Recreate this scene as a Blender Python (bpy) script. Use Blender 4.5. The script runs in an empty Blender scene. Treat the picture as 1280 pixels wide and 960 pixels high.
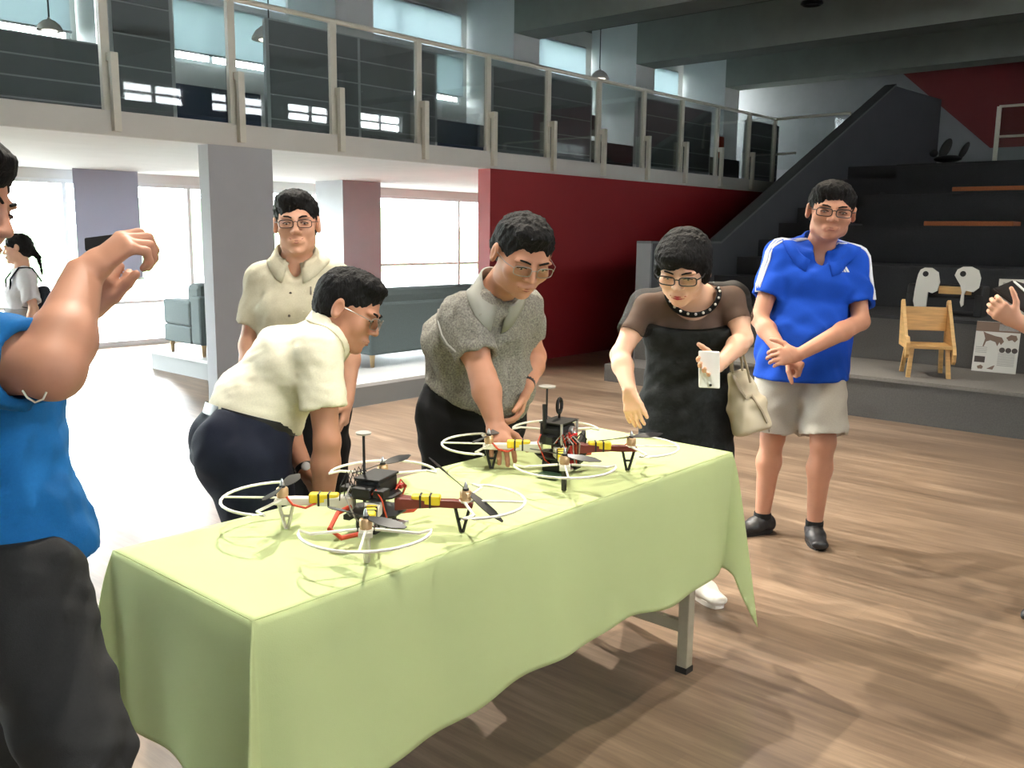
import bpy, bmesh, math, random, time
import numpy as np
from mathutils import Vector, Matrix
random.seed(7); np.random.seed(7)
T0 = time.time()
scn = bpy.context.scene
COL = scn.collection

# ------------------------------------------------------------------ camera
FPX, PITCH, YAW, ROLL, CAMH = 1140.0, math.radians(9.41), math.radians(41.42), math.radians(0.66), 1.48
cam_f = np.array([math.cos(YAW)*math.cos(PITCH), math.sin(YAW)*math.cos(PITCH), -math.sin(PITCH)])
_r0 = np.array([math.sin(YAW), -math.cos(YAW), 0.0]); _u0 = np.cross(_r0, cam_f)
cam_r = math.cos(ROLL)*_r0 + math.sin(ROLL)*_u0
cam_u = np.cross(cam_r, cam_f)
cam_p = np.array([0.0, 0.0, CAMH])
cd = bpy.data.cameras.new('camera'); co = bpy.data.objects.new('camera', cd); COL.objects.link(co)
cd.sensor_fit = 'HORIZONTAL'; cd.sensor_width = 36.0; cd.lens = FPX/1280*36.0
cd.clip_start = 0.05; cd.clip_end = 200
M = Matrix(((cam_r[0], cam_u[0], -cam_f[0], 0), (cam_r[1], cam_u[1], -cam_f[1], 0), (cam_r[2], cam_u[2], -cam_f[2], CAMH), (0, 0, 0, 1)))
co.matrix_world = M
scn.camera = co

# ------------------------------------------------------------------ world, light, exposure
w = bpy.data.worlds.new('world'); scn.world = w; w.use_nodes = True
bg = w.node_tree.nodes['Background']
bg.inputs[0].default_value = (0.93, 0.97, 1.0, 1); bg.inputs[1].default_value = 34.0
scn.view_settings.view_transform = 'Standard'; scn.view_settings.look = 'None'
scn.view_settings.gamma = 1.0; scn.view_settings.use_curve_mapping = False
scn.view_settings.exposure = 0.2
scn.cycles.max_bounces = 8; scn.cycles.diffuse_bounces = 5; scn.cycles.transparent_max_bounces = 12
scn.cycles.sample_clamp_indirect = 6.0
# ceiling spotlights over the hall: (x, y, aim x, aim y, power, cone, colour)
SPOTS = [(2.9, 3.9, 2.2, 1.5, 800, 70, (1, .93, .80)),
         (5.2, 3.2, 4.4, 1.4, 560, 75, (1, .88, .70)),
         (0.9, 1.3, 1.4, 1.6, 330, 80, (1, .94, .82)),
         (3.7, 0.3, 3.4, 1.4, 290, 85, (1, .88, .70)),  # front fill added from the camera side, no such fitting seen
         (7.2, 1.6, 8.2, 2.2, 220, 55, (1, .90, .76)),
         (5.9, 5.5, 5.9, 4.5, 1300, 75, (1, .95, .86)),
         (3.4, 5.7, 3.6, 4.4, 1300, 75, (1, .96, .90))]

# ------------------------------------------------------------------ helpers
def px(x, y, d):
    return cam_p + d*(cam_f + cam_r*(x-640)/FPX - cam_u*(y-480)/FPX)
def lin(c):
    return tuple((v/12.92 if v <= .04045 else ((v+.055)/1.055)**2.4) for v in [k/255.0 for k in c])

MATS = {}
def mat(name, rgb=None, rough=.6, metal=0.0, noise=0.0, nscale=8.0, bump=0.0, bscale=60.0, alpha=1.0, sss=0.0,
        spec=.5, stretch=(1, 1, 1), rgb2=None, trans=0.0, coat=0.0, emit=None, estr=0.0):
    m = bpy.data.materials.new(name); m.use_nodes = True; nt = m.node_tree; b = nt.nodes['Principled BSDF']
    c = (*lin(rgb), 1) if rgb else (.5, .5, .5, 1)
    b.inputs['Base Color'].default_value = c; b.inputs['Roughness'].default_value = rough
    b.inputs['Metallic'].default_value = metal; b.inputs['Specular IOR Level'].default_value = spec
    b.inputs['Alpha'].default_value = alpha; b.inputs['Transmission Weight'].default_value = trans
    b.inputs['Coat Weight'].default_value = coat
    if sss: b.inputs['Subsurface Weight'].default_value = sss; b.inputs['Subsurface Radius'].default_value = (.012, .005, .003); b.inputs['Subsurface Scale'].default_value = 1.0
    if emit: b.inputs['Emission Color'].default_value = (*lin(emit), 1); b.inputs['Emission Strength'].default_value = estr
    if noise or bump:
        tc = nt.nodes.new('ShaderNodeTexCoord'); mp = nt.nodes.new('ShaderNodeMapping'); nt.links.new(tc.outputs['Object'], mp.inputs['Vector'])
        mp.inputs['Scale'].default_value = stretch
        if noise:
            n = nt.nodes.new('ShaderNodeTexNoise'); n.inputs['Scale'].default_value = nscale; n.inputs['Detail'].default_value = 6
            nt.links.new(mp.outputs[0], n.inputs['Vector'])
            r = nt.nodes.new('ShaderNodeValToRGB'); r.color_ramp.elements[0].position = .3; r.color_ramp.elements[1].position = .7
            c2 = (*lin(rgb2), 1) if rgb2 else None
            r.color_ramp.elements[0].color = c2 or (c[0]*(1-noise), c[1]*(1-noise), c[2]*(1-noise), 1)
            r.color_ramp.elements[1].color = c if c2 else (min(1, c[0]*(1+noise)), min(1, c[1]*(1+noise)), min(1, c[2]*(1+noise)), 1)
            nt.links.new(n.outputs['Fac'], r.inputs[0]); nt.links.new(r.outputs[0], b.inputs['Base Color'])
        if bump:
            n2 = nt.nodes.new('ShaderNodeTexNoise'); n2.inputs['Scale'].default_value = bscale; n2.inputs['Detail'].default_value = 4
            nt.links.new(mp.outputs[0], n2.inputs['Vector'])
            bp = nt.nodes.new('ShaderNodeBump'); bp.inputs['Strength'].default_value = bump; bp.inputs['Distance'].default_value = .01
            nt.links.new(n2.outputs['Fac'], bp.inputs['Height']); nt.links.new(bp.outputs[0], b.inputs['Normal'])
    MATS[name] = m
    return m

class MB:
    """collects polygons in world coordinates"""
    def __init__(s): s.v = []; s.f = []
    def add(s, vs, fs):
        o = len(s.v); s.v += [tuple(float(k) for k in v) for v in vs]; s.f += [tuple(i+o for i in f) for f in fs]; return s
    def box(s, x0, x1, y0, y1, z0, z1):
        vs = [(x, y, z) for x in (x0, x1) for y in (y0, y1) for z in (z0, z1)]
        return s.add(vs, [(0, 1, 3, 2), (4, 6, 7, 5), (0, 4, 5, 1), (2, 3, 7, 6), (0, 2, 6, 4), (1, 5, 7, 3)])
    def obox(s, c, ax, ay, az):
        c = np.array(c, float); ax, ay, az = [np.array(k, float) for k in (ax, ay, az)]
        vs = [c+a*ax+b*ay+d*az for a in (-1, 1) for b in (-1, 1) for d in (-1, 1)]
        return s.add(vs, [(0, 1, 3, 2), (4, 6, 7, 5), (0, 4, 5, 1), (2, 3, 7, 6), (0, 2, 6, 4), (1, 5, 7, 3)])
    def prism(s, pts, ex):
        """polygon pts (3d) extruded by vector ex"""
        n = len(pts); ex = np.array(ex, float); vs = [np.array(p, float) for p in pts]; vs += [p+ex for p in vs[:n]]
        return s.add(vs, [tuple(range(n-1, -1, -1)), tuple(range(n, 2*n))] + [(i, (i+1) % n, n+(i+1) % n, n+i) for i in range(n)])
    def tube(s, path, r, n=8, closed=False, flat=None, cap=True):
        P_ = [np.array(p, float) for p in path]; m = len(P_); R = r if hasattr(r, '__len__') else [r]*m
        rings = []; ref = None
        for i in range(m):
            if closed: t = P_[(i+1) % m]-P_[i-1]
            else: t = P_[min(i+1, m-1)]-P_[max(i-1, 0)]
            t = t/(np.linalg.norm(t)+1e-9)
            if ref is None:
                ref = np.cross(t, (0, 0, 1)); 
                if np.linalg.norm(ref) < .1: ref = np.cross(t, (1, 0, 0))
            a = ref-t*(ref@t); a /= np.linalg.norm(a)+1e-9; b = np.cross(t, a); ref = a
            fa, fb = flat if flat else (1, 1)
            rings.append([P_[i]+R[i]*(fa*math.cos(k*2*math.pi/n)*a+fb*math.sin(k*2*math.pi/n)*b) for k in range(n)])
        vs = [q for rg in rings for q in rg]; fs = []
        for i in range(m if closed else m-1):
            j = (i+1) % m
            for k in range(n): fs.append((i*n+k, i*n+(k+1) % n, j*n+(k+1) % n, j*n+k))
        if not closed and cap: fs += [tuple(range(n-1, -1, -1)), tuple(range((m-1)*n, m*n))]
        return s.add(vs, fs)
    def lathe(s, base, axis, prof, n=16):
        """prof: (radius, height along axis)"""
        axis = np.array(axis, float); axis /= np.linalg.norm(axis); a = np.cross(axis, (0, 0, 1))
        if np.linalg.norm(a) < .1: a = np.cross(axis, (1, 0, 0))
        a /= np.linalg.norm(a); b = np.cross(axis, a); base = np.array(base, float)
        vs = [base+axis*h+max(r, 1e-4)*(math.cos(k*2*math.pi/n)*a+math.sin(k*2*math.pi/n)*b) for r, h in prof for k in range(n)]
        fs = [(i*n+k, i*n+(k+1) % n, (i+1)*n+(k+1) % n, (i+1)*n+k) for i in range(len(prof)-1) for k in range(n)]
        m = len(prof); fs += [tuple(range(n-1, -1, -1)), tuple(range((m-1)*n, m*n))]
        return s.add(vs, fs)
    def ell(s, c, ax, ay, az, n=12, m=8):
        c, ax, ay, az = [np.array(k, float) for k in (c, ax, ay, az)]; vs = []; fs = []
        for i in range(m+1):
            th = math.pi*i/m
            for k in range(n):
                ph = 2*math.pi*k/n; vs.append(c+az*math.cos(th)+math.sin(th)*(ax*math.cos(ph)+ay*math.sin(ph)))
        for i in range(m):
            for k in range(n): fs.append((i*n+k, (i+1)*n+k, (i+1)*n+(k+1) % n, i*n+(k+1) % n))
        return s.add(vs, fs)

def wloc(o):
    l = np.array(o.location[:]); p = o.parent
    while p is not None: l = l+np.array(p.location[:]); p = p.parent
    return l
def obj(name, mb, m, parent=None, smooth=False, loc=None, bevel=0):
    me = bpy.data.meshes.new(name)
    o = bpy.data.objects.new(name, me); COL.objects.link(o)
    base = wloc(parent) if parent is not None else np.zeros(3)
    l = np.array(loc, float) if loc is not None else base
    me.from_pydata([tuple(np.array(v)-l) for v in mb.v], [], mb.f)
    bm = bmesh.new(); bm.from_mesh(me); bmesh.ops.recalc_face_normals(bm, faces=bm.faces); bm.to_mesh(me); bm.free()
    me.materials.append(MATS[m] if isinstance(m, str) else m)
    if smooth:
        me.polygons.foreach_set('use_smooth', [True]*len(me.polygons))
        me.set_sharp_from_angle(angle=math.radians(42))
    if parent is not None: o.parent = parent
    o.location = tuple(l-base)
    if bevel:
        bv = o.modifiers.new('bevel', 'BEVEL'); bv.width = bevel; bv.segments = 2; bv.limit_method = 'ANGLE'
    return o
def tag(o, label, cat, group=None):
    o['label'] = label; o['category'] = cat
    if group: o['group'] = group
    return o
def empty(name, loc, label=None, cat=None, group=None):
    o = bpy.data.objects.new(name, None); COL.objects.link(o); o.location = tuple(float(v) for v in loc); o.empty_display_size = .1
    if label: tag(o, label, cat, group)
    return o
def struct(name, mb, m, parent=None, **k):
    o = obj(name, mb, m, parent, **k)
    if parent is None: o['kind'] = 'structure'
    return o
def copy_tree(o, parent=None):
    c = o.copy(); COL.objects.link(c); c.parent = parent
    for ch in list(o.children): copy_tree(ch, c)
    return c

# ------------------------------------------------------------------ materials of the setting
def floor_material():
    m = bpy.data.materials.new('wood_vinyl_floor'); m.use_nodes = True; nt = m.node_tree; b = nt.nodes['Principled BSDF']; N = nt.nodes.new; L = nt.links.new
    tc = N('ShaderNodeTexCoord')
    br = N('ShaderNodeTexBrick'); mp = N('ShaderNodeMapping'); mp.inputs['Rotation'].default_value = (0, 0, math.radians(90)); L(tc.outputs['Object'], mp.inputs[0]); L(mp.outputs[0], br.inputs['Vector'])
    br.inputs['Color1'].default_value = (.28, .28, .28, 1); br.inputs['Color2'].default_value = (.72, .72, .72, 1); br.inputs['Mortar'].default_value = (.35, .35, .35, 1)
    br.inputs['Scale'].default_value = 1.0; br.inputs['Mortar Size'].default_value = .002; br.inputs['Brick Width'].default_value = 1.22; br.inputs['Row Height'].default_value = .18
    gr = N('ShaderNodeMapping'); gr.inputs['Scale'].default_value = (26, 1.7, 1); L(tc.outputs['Object'], gr.inputs[0])
    n1 = N('ShaderNodeTexNoise'); n1.inputs['Scale'].default_value = 1.0; n1.inputs['Detail'].default_value = 7; n1.inputs['Roughness'].default_value = .65; L(gr.outputs[0], n1.inputs['Vector'])
    g2 = N('ShaderNodeMapping'); g2.inputs['Scale'].default_value = (5, .7, 1); L(tc.outputs['Object'], g2.inputs[0])
    n2 = N('ShaderNodeTexNoise'); n2.inputs['Scale'].default_value = 1.0; n2.inputs['Detail'].default_value = 4; L(g2.outputs[0], n2.inputs['Vector'])
    a = N('ShaderNodeMath'); a.operation = 'MULTIPLY_ADD'; L(br.outputs['Color'], a.inputs[0]); a.inputs[1].default_value = .22; L(n1.outputs['Fac'], a.inputs[2])
    a2 = N('ShaderNodeMath'); a2.operation = 'MULTIPLY_ADD'; L(n2.outputs['Fac'], a2.inputs[0]); a2.inputs[1].default_value = .8; L(a.outputs[0], a2.inputs[2])
    r = N('ShaderNodeValToRGB'); e = r.color_ramp.elements; e[0].position = .72; e[1].position = 1.28 if False else 1.0
    mr = N('ShaderNodeMapRange'); mr.inputs['From Min'].default_value = .62; mr.inputs['From Max'].default_value = 1.42; L(a2.outputs[0], mr.inputs['Value']); L(mr.outputs[0], r.inputs[0])
    e[0].position = 0.0; e[0].color = (.075, .050, .034, 1); e[1].color = (.40, .285, .195, 1); k = e.new(.5); k.color = (.200, .138, .092, 1)
    L(r.outputs[0], b.inputs['Base Color'])
    b.inputs['Roughness'].default_value = .30; b.inputs['Specular IOR Level'].default_value = .85
    bp = N('ShaderNodeBump'); bp.inputs['Strength'].default_value = .08; bp.inputs['Distance'].default_value = .004; L(n1.outputs['Fac'], bp.inputs['Height']); L(bp.outputs[0], b.inputs['Normal'])
    MATS['floor'] = m
floor_material()
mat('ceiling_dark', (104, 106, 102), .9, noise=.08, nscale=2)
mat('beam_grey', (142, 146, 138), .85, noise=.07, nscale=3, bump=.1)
mat('wall_grey', (128, 130, 132), .8, noise=.05, nscale=3)
mat('wall_white', (226, 226, 224), .7, noise=.03, nscale=3)
mat('wall_dark', (70, 72, 75), .8, noise=.05, nscale=3)
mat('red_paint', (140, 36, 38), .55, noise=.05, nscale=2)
mat('red_field_shaded', (104, 26, 28), .6, noise=.05, nscale=2)  # the same red, darkened so the colour carries the far wall's shade
mat('pillar_grey', (168, 170, 174), .7, noise=.04, nscale=3)
mat('fascia', (206, 205, 198), .7, noise=.03, nscale=2)
mat('post_paint', (214, 212, 198), .5, noise=.04, nscale=10)
mat('tier_carpet', (88, 85, 82), .95, noise=.12, nscale=90, bump=.3, bscale=300)
mat('tier_top', (112, 108, 102), .9, noise=.10, nscale=60, bump=.2, bscale=200)
mat('tier_black', (48, 48, 50), .95, noise=.12, nscale=90, bump=.2, bscale=300)
mat('panel_fabric', (118, 122, 124), .85, noise=.05, nscale=120)
mat('panel_trim', (172, 176, 176), .5)
mat('navy_panel', (52, 64, 84), .8, noise=.05, nscale=60)
mat('frame_white', (236, 238, 240), .5)
def translucent_material(name, rgb, tr):
    m = mat(name, rgb, .85); nt = m.node_tree; N = nt.nodes.new; L = nt.links.new
    t = N('ShaderNodeBsdfTranslucent'); t.inputs[0].default_value = (*lin(rgb), 1); mx = N('ShaderNodeMixShader'); mx.inputs[0].default_value = tr
    L(nt.nodes['Principled BSDF'].outputs[0], mx.inputs[1]); L(t.outputs[0], mx.inputs[2]); L(mx.outputs[0], nt.nodes['Material Output'].inputs[0])
translucent_material('blind_cloth', (176, 178, 192), .25)
translucent_material('blind_light', (190, 200, 204), .55)
mat('black_plastic', (26, 26, 27), .45)
mat('hill_green', (96, 130, 84), .9, noise=.35, nscale=.6)
def glass_material(name, tint, refl):
    m = bpy.data.materials.new(name); m.use_nodes = True; nt = m.node_tree; nt.nodes.remove(nt.nodes['Principled BSDF']); N = nt.nodes.new; L = nt.links.new
    tr = N('ShaderNodeBsdfTransparent'); tr.inputs[0].default_value = (*tint, 1); gl = N('ShaderNodeBsdfGlossy'); gl.inputs['Roughness'].default_value = .02
    fr = N('ShaderNodeFresnel'); fr.inputs[0].default_value = 1.5; ml = N('ShaderNodeMath'); ml.operation = 'MULTIPLY'; ml.inputs[1].default_value = refl; L(fr.outputs[0], ml.inputs[0])
    mx = N('ShaderNodeMixShader'); L(ml.outputs[0], mx.inputs[0]); L(tr.outputs[0], mx.inputs[1]); L(gl.outputs[0], mx.inputs[2]); L(mx.outputs[0], nt.nodes['Material Output'].inputs[0])
    MATS[name] = m
glass_material('glass_clear', (.93, .97, .96), 1.0)
glass_material('glass_window', (.97, .99, .99), .6)
glass_material('glass_balustrade', (.93, .96, .95), .45)
# ------------------------------------------------------------------ room shell
YF, ZB, ZT, ZR = 6.85, 2.16, 2.33, 3.33       # mezzanine edge, its underside, floor and rail height
XW, YW, YB, XL = 19.7, 11.3, -5.0, -4.0       # back wall, window wall, wall behind the camera, left wall
CEIL = 5.35
struct('floor', MB().box(XL, XW, YB, YW, -.1, 0), 'floor')
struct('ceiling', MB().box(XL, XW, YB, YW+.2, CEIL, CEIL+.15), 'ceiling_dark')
for i, x in enumerate((-3.0, .5, 4.3, 7.87, 11.4, 14.86, 18.26)):
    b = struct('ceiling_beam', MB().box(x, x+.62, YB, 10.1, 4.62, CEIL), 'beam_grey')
    # small haunch where the beam meets the column
    obj('haunch', MB().prism([(x+.62, 9.4, 5.15), (x+.62, 9.4, CEIL), (x+1.5, 9.4, CEIL)], (0, .7, 0)), 'beam_grey', b)
for x in (4.94, 7.87, 11.4, 14.86, 18.26):
    struct('mezzanine_column', MB().box(x, x+.64, 10.1, YW-.15, ZT, CEIL), 'wall_white')
struct('wall_left', MB().box(XL-.2, XL, YB, YW, 0, CEIL), 'wall_white')
# wall on the camera's side with high windows, the first three added as front fill
wb = MB()
WX = [(-2.2, -.4, 3.6, 4.4), (.4, 2.2, 3.6, 4.4), (3.0, 4.8, 3.6, 4.4), (9.2, 10.6, 4.05, 4.5), (11.2, 12.6, 4.05, 4.5), (13.2, 14.6, 4.05, 4.5), (15.4, 16.8, 4.05, 4.5)]
wb.box(XL, XW, YB-.2, YB, 0, 3.6).box(XL, XW, YB-.2, YB, 4.5, CEIL)
xs_ = [XL]+[k for p_ in WX for k in p_[:2]]+[XW]
for a, b in zip(xs_[::2], xs_[1::2]): wb.box(a, b, YB-.2, YB, 3.6, 4.5)
for a, b, z0, z1 in WX:
    if z0 > 3.6: wb.box(a, b, YB-.2, YB, 3.6, z0)
    if z1 < 4.5: wb.box(a, b, YB-.2, YB, z1, 4.5)
struct('wall_right', wb, 'wall_white')
n_win = 1
for a, b, WZ0, WZ1 in WX:
    fr = MB().box(a, b, YB-.14, YB-.06, WZ0, WZ0+.05).box(a, b, YB-.14, YB-.06, WZ1-.05, WZ1).box(a, a+.05, YB-.14, YB-.06, WZ0+.05, WZ1-.05).box(b-.05, b, YB-.14, YB-.06, WZ0+.05, WZ1-.05)
    fr.box((a+b)/2-.03, (a+b)/2+.03, YB-.14, YB-.06, WZ0+.05, WZ1-.05).box(a+.05, b-.05, YB-.14, YB-.06, (WZ0+WZ1)/2-.025, (WZ0+WZ1)/2+.025)
    o = struct('window_%d' % n_win, fr, 'frame_white'); n_win += 1
# back wall beyond the seating, with a painted red field
struct('wall_back', MB().box(XW, XW+.2, YB, YW, 0, CEIL), 'wall_grey')
def px_x(x, y, X):
    r = cam_f + cam_r*(x-640)/FPX - cam_u*(y-480)/FPX; return cam_p + r*X/r[0]
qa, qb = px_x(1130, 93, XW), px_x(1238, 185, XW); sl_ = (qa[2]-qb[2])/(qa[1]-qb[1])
struct('wall_red_field', MB().prism([(XW, qb[1], qb[2]), (XW, qb[1]-8, qb[2]), (XW, qb[1]-8, CEIL), (XW, qa[1]+(CEIL-qa[2])/sl_, CEIL), (XW, qa[1], qa[2])], (-.025, 0, 0)), 'red_field_shaded')
# red wall under the mezzanine
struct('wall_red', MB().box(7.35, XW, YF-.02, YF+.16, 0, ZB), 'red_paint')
# near pillar under the mezzanine edge and the far pinkish pillar
struct('pillar', MB().box(4.04, 4.645, YF+.02, YF+.17, 0, ZB), 'pillar_grey')
struct('pillar', MB().box(7.93, 8.6, 10.1, 10.7, 0, ZB), 'pillar_grey')
# mezzanine slab with fascia
slab = struct('mezzanine_floor', MB().box(XL, XW, YF+.05, YW, ZB, ZT), 'wall_white')
obj('fascia', MB().box(XL, 14.2, YF, YF+.05, ZB, ZT+.01), 'fascia', slab)
# window wall: lower storey and upper storey (two rows of windows with a white band between)
ww = MB()
ww.box(XL, XW, YW, YW+.2, 2.05, 3.6).box(XL, XW, YW, YW+.2, 5.02, CEIL).box(XL, XW, YW, YW+.2, 0, .02)
ww.box(13.2, XW, YW, YW+.2, 0, 2.05)
for x in (-4.0, 1.2, 4.94, 7.93, 11.4, 14.86, 18.26): ww.box(x, x+.64, YW, YW+.2, 3.6, 5.02)
for x in (-4.0, 1.2): ww.box(x, x+.4, YW, YW+.2, .02, 2.05)
struct('wall_window_side', ww, 'wall_white')
def window(x0, x1, z0, z1, y, mull, rail=None, glass=True):
    global n_win
    f = MB(); t = .05
    f.box(x0, x1, y, y+.08, z0, z0+t).box(x0, x1, y, y+.08, z1-t, z1).box(x0, x0+t, y, y+.08, z0+t, z1-t).box(x1-t, x1, y, y+.08, z0+t, z1-t)
    for mx in mull: f.box(mx-.025, mx+.025, y, y+.08, z0+t, z1-t)
    if rail: f.box(x0+t, x1-t, y+.01, y+.07, rail-.02, rail+.02)
    o = struct('window_%d' % n_win, f, 'frame_white'); n_win += 1
    if glass:
        xs = [x0+t]+sorted(mull)+[x1-t]
        for a, b in zip(xs, xs[1:]): obj('pane', MB().box(a+.02, b-.02, y+.035, y+.045, z0+t, z1-t), 'glass_window', o)
    return o
window(-3.6, 1.2, .02, 2.05, YW+.02, (-2.0, -.4), .62)
window(1.6, 7.93, .02, 2.05, YW+.02, (3.2, 4.75, 6.35), .55)
window(7.93, 13.2, .02, 2.05, YW+.02, (9.6, 11.4), .95)
for k, (a, b) in enumerate(((-3.36, 1.2), (1.84, 4.94), (5.58, 7.93), (8.57, 11.4), (12.04, 14.86), (15.5, 18.26))):
    window(a, b, 3.6, 4.36, YW+.02, ((a+b)/2,), None)
    window(a, b, 4.44, 5.02, YW+.02, ((a+b)/2,), None)
    struct('trim_%d' % (k+3), MB().box(a, b, YW-.06, YW+.14, 4.36, 4.44), 'frame_white')
# roller blinds: one long one below, short ones above
def blind(x0, x1, z0, z1, y, label, m='blind_cloth', group=None):
    r = empty('roller_blind', ((x0+x1)/2, y, z0), label, 'blind', group)
    obj('roller', MB().tube([(x0, y, z1-.03), (x1, y, z1-.03)], .03, 10), 'frame_white', r, smooth=True)
    cl = MB(); n = 8
    for k in range(n):
        a = x0+(x1-x0)*k/n; b = x0+(x1-x0)*(k+1)/n
        cl.box(a, b, y-.032, y-.028, z0+.02, z1-.03)
    obj('cloth', MB().box(x0+.01, x1-.01, y-.033, y-.029, z0+.02, z1-.03), m, r)
    obj('bottom_bar', MB().tube([(x0, y-.031, z0+.012), (x1, y-.031, z0+.012)], .014, 8), 'frame_white', r, smooth=True)
blind(4.7, 5.5, .86, 2.24, 11.0, 'long pale lilac roller blind hanging behind the raised hands')
o_ = blind
bl = ['pale roller blind at the far left of the mezzanine windows, near the hanging lamp', 'pale roller blind behind the gap between the two left partitions', 'pale roller blind above the navy screen in the middle of the mezzanine',
      'pale roller blind behind the posts above the red wall', 'pale roller blind at the far right of the mezzanine windows']
for k, (a, b) in enumerate(((1.9, 4.9), (5.62, 7.9), (8.62, 11.36), (12.1, 14.8), (15.55, 18.2))):
    blind(a, b, 3.70, 4.37, YW-.085, bl[k], 'blind_light')
    c_ = a+(b-a)*.1
bl2 = [q_.replace('pale roller blind', 'upper pale roller blind') for q_ in bl]
for k, (a, b) in enumerate(((1.9, 4.9), (5.62, 7.9), (8.62, 11.36), (12.1, 14.8), (15.55, 18.2))):
    blind(a, b, 4.46, 5.05, YW-.035, bl2[k], 'blind_light')
# outside: pale ground and a green hillside
struct('ground_outside', MB().box(-40, 60, YW+.2, 90, -.4, -.3), mat('paving_outside', (200, 200, 196), .9, noise=.05))
hb = MB(); nx, ny = 60, 10
hv = []
for i in range(nx+1):
    for j in range(ny+1):
        x = -20+80*i/nx; y = 30+25*j/ny
        hv.append((x, y, -.6+(2.2+1.2*math.sin(x*.21+1)+.8*math.sin(x*.53)+.35*math.sin(x*1.7))*math.sin(min(1, j/ny*1.4)*math.pi/2)+.15*random.random()))
hb.add(hv, [(i*(ny+1)+j, (i+1)*(ny+1)+j, (i+1)*(ny+1)+j+1, i*(ny+1)+j+1) for i in range(nx) for j in range(ny)])
struct('hillside_outside', hb, 'hill_green', smooth=True)
# low platform in front of the pillar bay
pl = struct('platform_floor', MB().box(4.7, 7.3, 6.03, 9.3, 0, .17), mat('platform_side', (150, 154, 154), .8))
obj('platform_top', MB().box(4.68, 7.3, 6.01, 9.32, .17, .2), mat('platform_top', (196, 198, 198), .45, noise=.04), pl)

# ------------------------------------------------------------------ mezzanine balustrade, partitions, desks
bal = empty('balustrade', (8, YF, ZT), 'white post and glass balustrade along the mezzanine edge', 'railing')
PX = [-2.0, -.95, .1, 1.15, 2.2, 3.25, 4.30, 5.33, 6.37, 7.375, 8.39, 9.37, 10.36, 11.31, 12.3, 13.28, 14.15]
posts = None
for i, x in enumerate(PX):
    mb = MB().box(x-.032, x+.032, YF+.03, YF+.075, ZT+.01, ZR)
    obj('post', mb, 'post_paint', bal)
    if i < len(PX)-1:
        obj('bracket', MB().box(x+.0, x+.055, YF-.05, YF-.005, ZB-.0+.03, ZT+.42).box(x+.0, x+.055, YF-.005, YF+.03, ZT+.36, ZT+.42).box(x+.0, x+.055, YF-.005, YF+.0, ZB+.03, ZT), 'post_paint', bal)
        obj('glass_panel', MB().box(x+.05, PX[i+1]-.05, YF+.045, YF+.057, ZT+.05, ZR-.03), 'glass_balustrade', bal)
obj('top_rail', MB().tube([(PX[0], YF+.05, ZR), (PX[-1], YF+.05, ZR)], .022, 10), 'post_paint', bal, smooth=True)
obj('return_rail', MB().tube([(14.15, YF+.05, ZR), (14.1, 5.66, ZR), (14.1, 5.64, ZR-.4)], .022, 10), 'post_paint', bal, smooth=True)
obj('return_rail', MB().tube([(14.15, YF+.05, ZR-.55), (14.1, 6.5, ZR-.55)], .018, 8), 'post_paint', bal, smooth=True)
obj('return_glass', MB().box(14.12, 14.13, 5.7, YF, ZT+.2, ZR-.03), 'glass_balustrade', bal)
landing = struct('landing_floor', MB().box(14.2, XW, 5.5, YF+.05, ZB, ZT), 'wall_grey')

def partition(x0, x1, y, z1, label, vert=2, rows=5):
    r = empty('partition_panel', ((x0+x1)/2, y, ZT), label, 'partition', 'tall grey partitions on the mezzanine')
    n = max(1, round((x1-x0)/1.05)); w_ = (x1-x0)/n
    for i in range(n):
        for j in range(rows):
            za = ZT+.04+(z1-ZT-.04)*j/rows; zb = ZT+.04+(z1-ZT-.04)*(j+1)/rows
            obj('panel', MB().box(x0+i*w_+.02, x0+(i+1)*w_-.02, y, y+.05, za+.008, zb-.008), 'panel_fabric', r)
    f = MB()
    for i in range(n+1): f.box(x0+i*w_-.02, x0+i*w_+.02, y+.005, y+.055, ZT, z1)
    for j in range(rows+1):
        za = ZT+.04+(z1-ZT-.04)*j/rows; f.box(x0+.02, x1-.02, y+.01, y+.045, za-.008, za+.008)
    obj('frame', f, 'panel_trim', r)
ps = ['low grey partition at the far left of the mezzanine, behind the hanging lamp', 'grey gridded partition left of the centre of the mezzanine, right of the window',
      'grey partition above the corner of the red wall', 'grey partition above the middle of the red wall', 'grey partition at the right end of the mezzanine near the stairs']
ps.append('narrow tall grey partition right of the leftmost low partition')
for k, (a, b, zz) in enumerate(((.6, 3.92, 3.07), (5.6, 7.96, 3.59), (8.97, 11.1, 3.59), (12.4, 14.58, 3.59), (15.9, 17.2, 3.59), (3.98, 4.56, 3.75))):
    partition(a, b, 8.3, zz, ps[k], rows=4 if zz < 3.2 else 5)
dl = ['low navy desk screen in the gap right of the leftmost partition', 'low navy desk screen under the small bright window', 'black desk clutter screen behind the centre posts', 'dark low desk near the orange board', ]
for k, (a, b) in enumerate(((4.62, 5.56), (8.0, 8.93), (11.15, 12.35), (14.62, 15.86))):
    r = empty('desk', ((a+b)/2, 8.6, ZT), dl[k], 'desk', 'desks on the mezzanine')
    mm = 'navy_panel' if k < 2 else 'black_plastic'
    obj('front_screen', MB().box(a, b, 8.4, 8.44, ZT, ZT+.52), mm, r)
    obj('top', MB().box(a, b, 8.44, 9.1, ZT+.50, ZT+.53), 'panel_trim', r)
    for xx in (a+.03, b-.07):
        obj('leg', MB().box(xx, xx+.04, 9.0, 9.04, ZT, ZT+.5), 'black_plastic', r)
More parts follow.
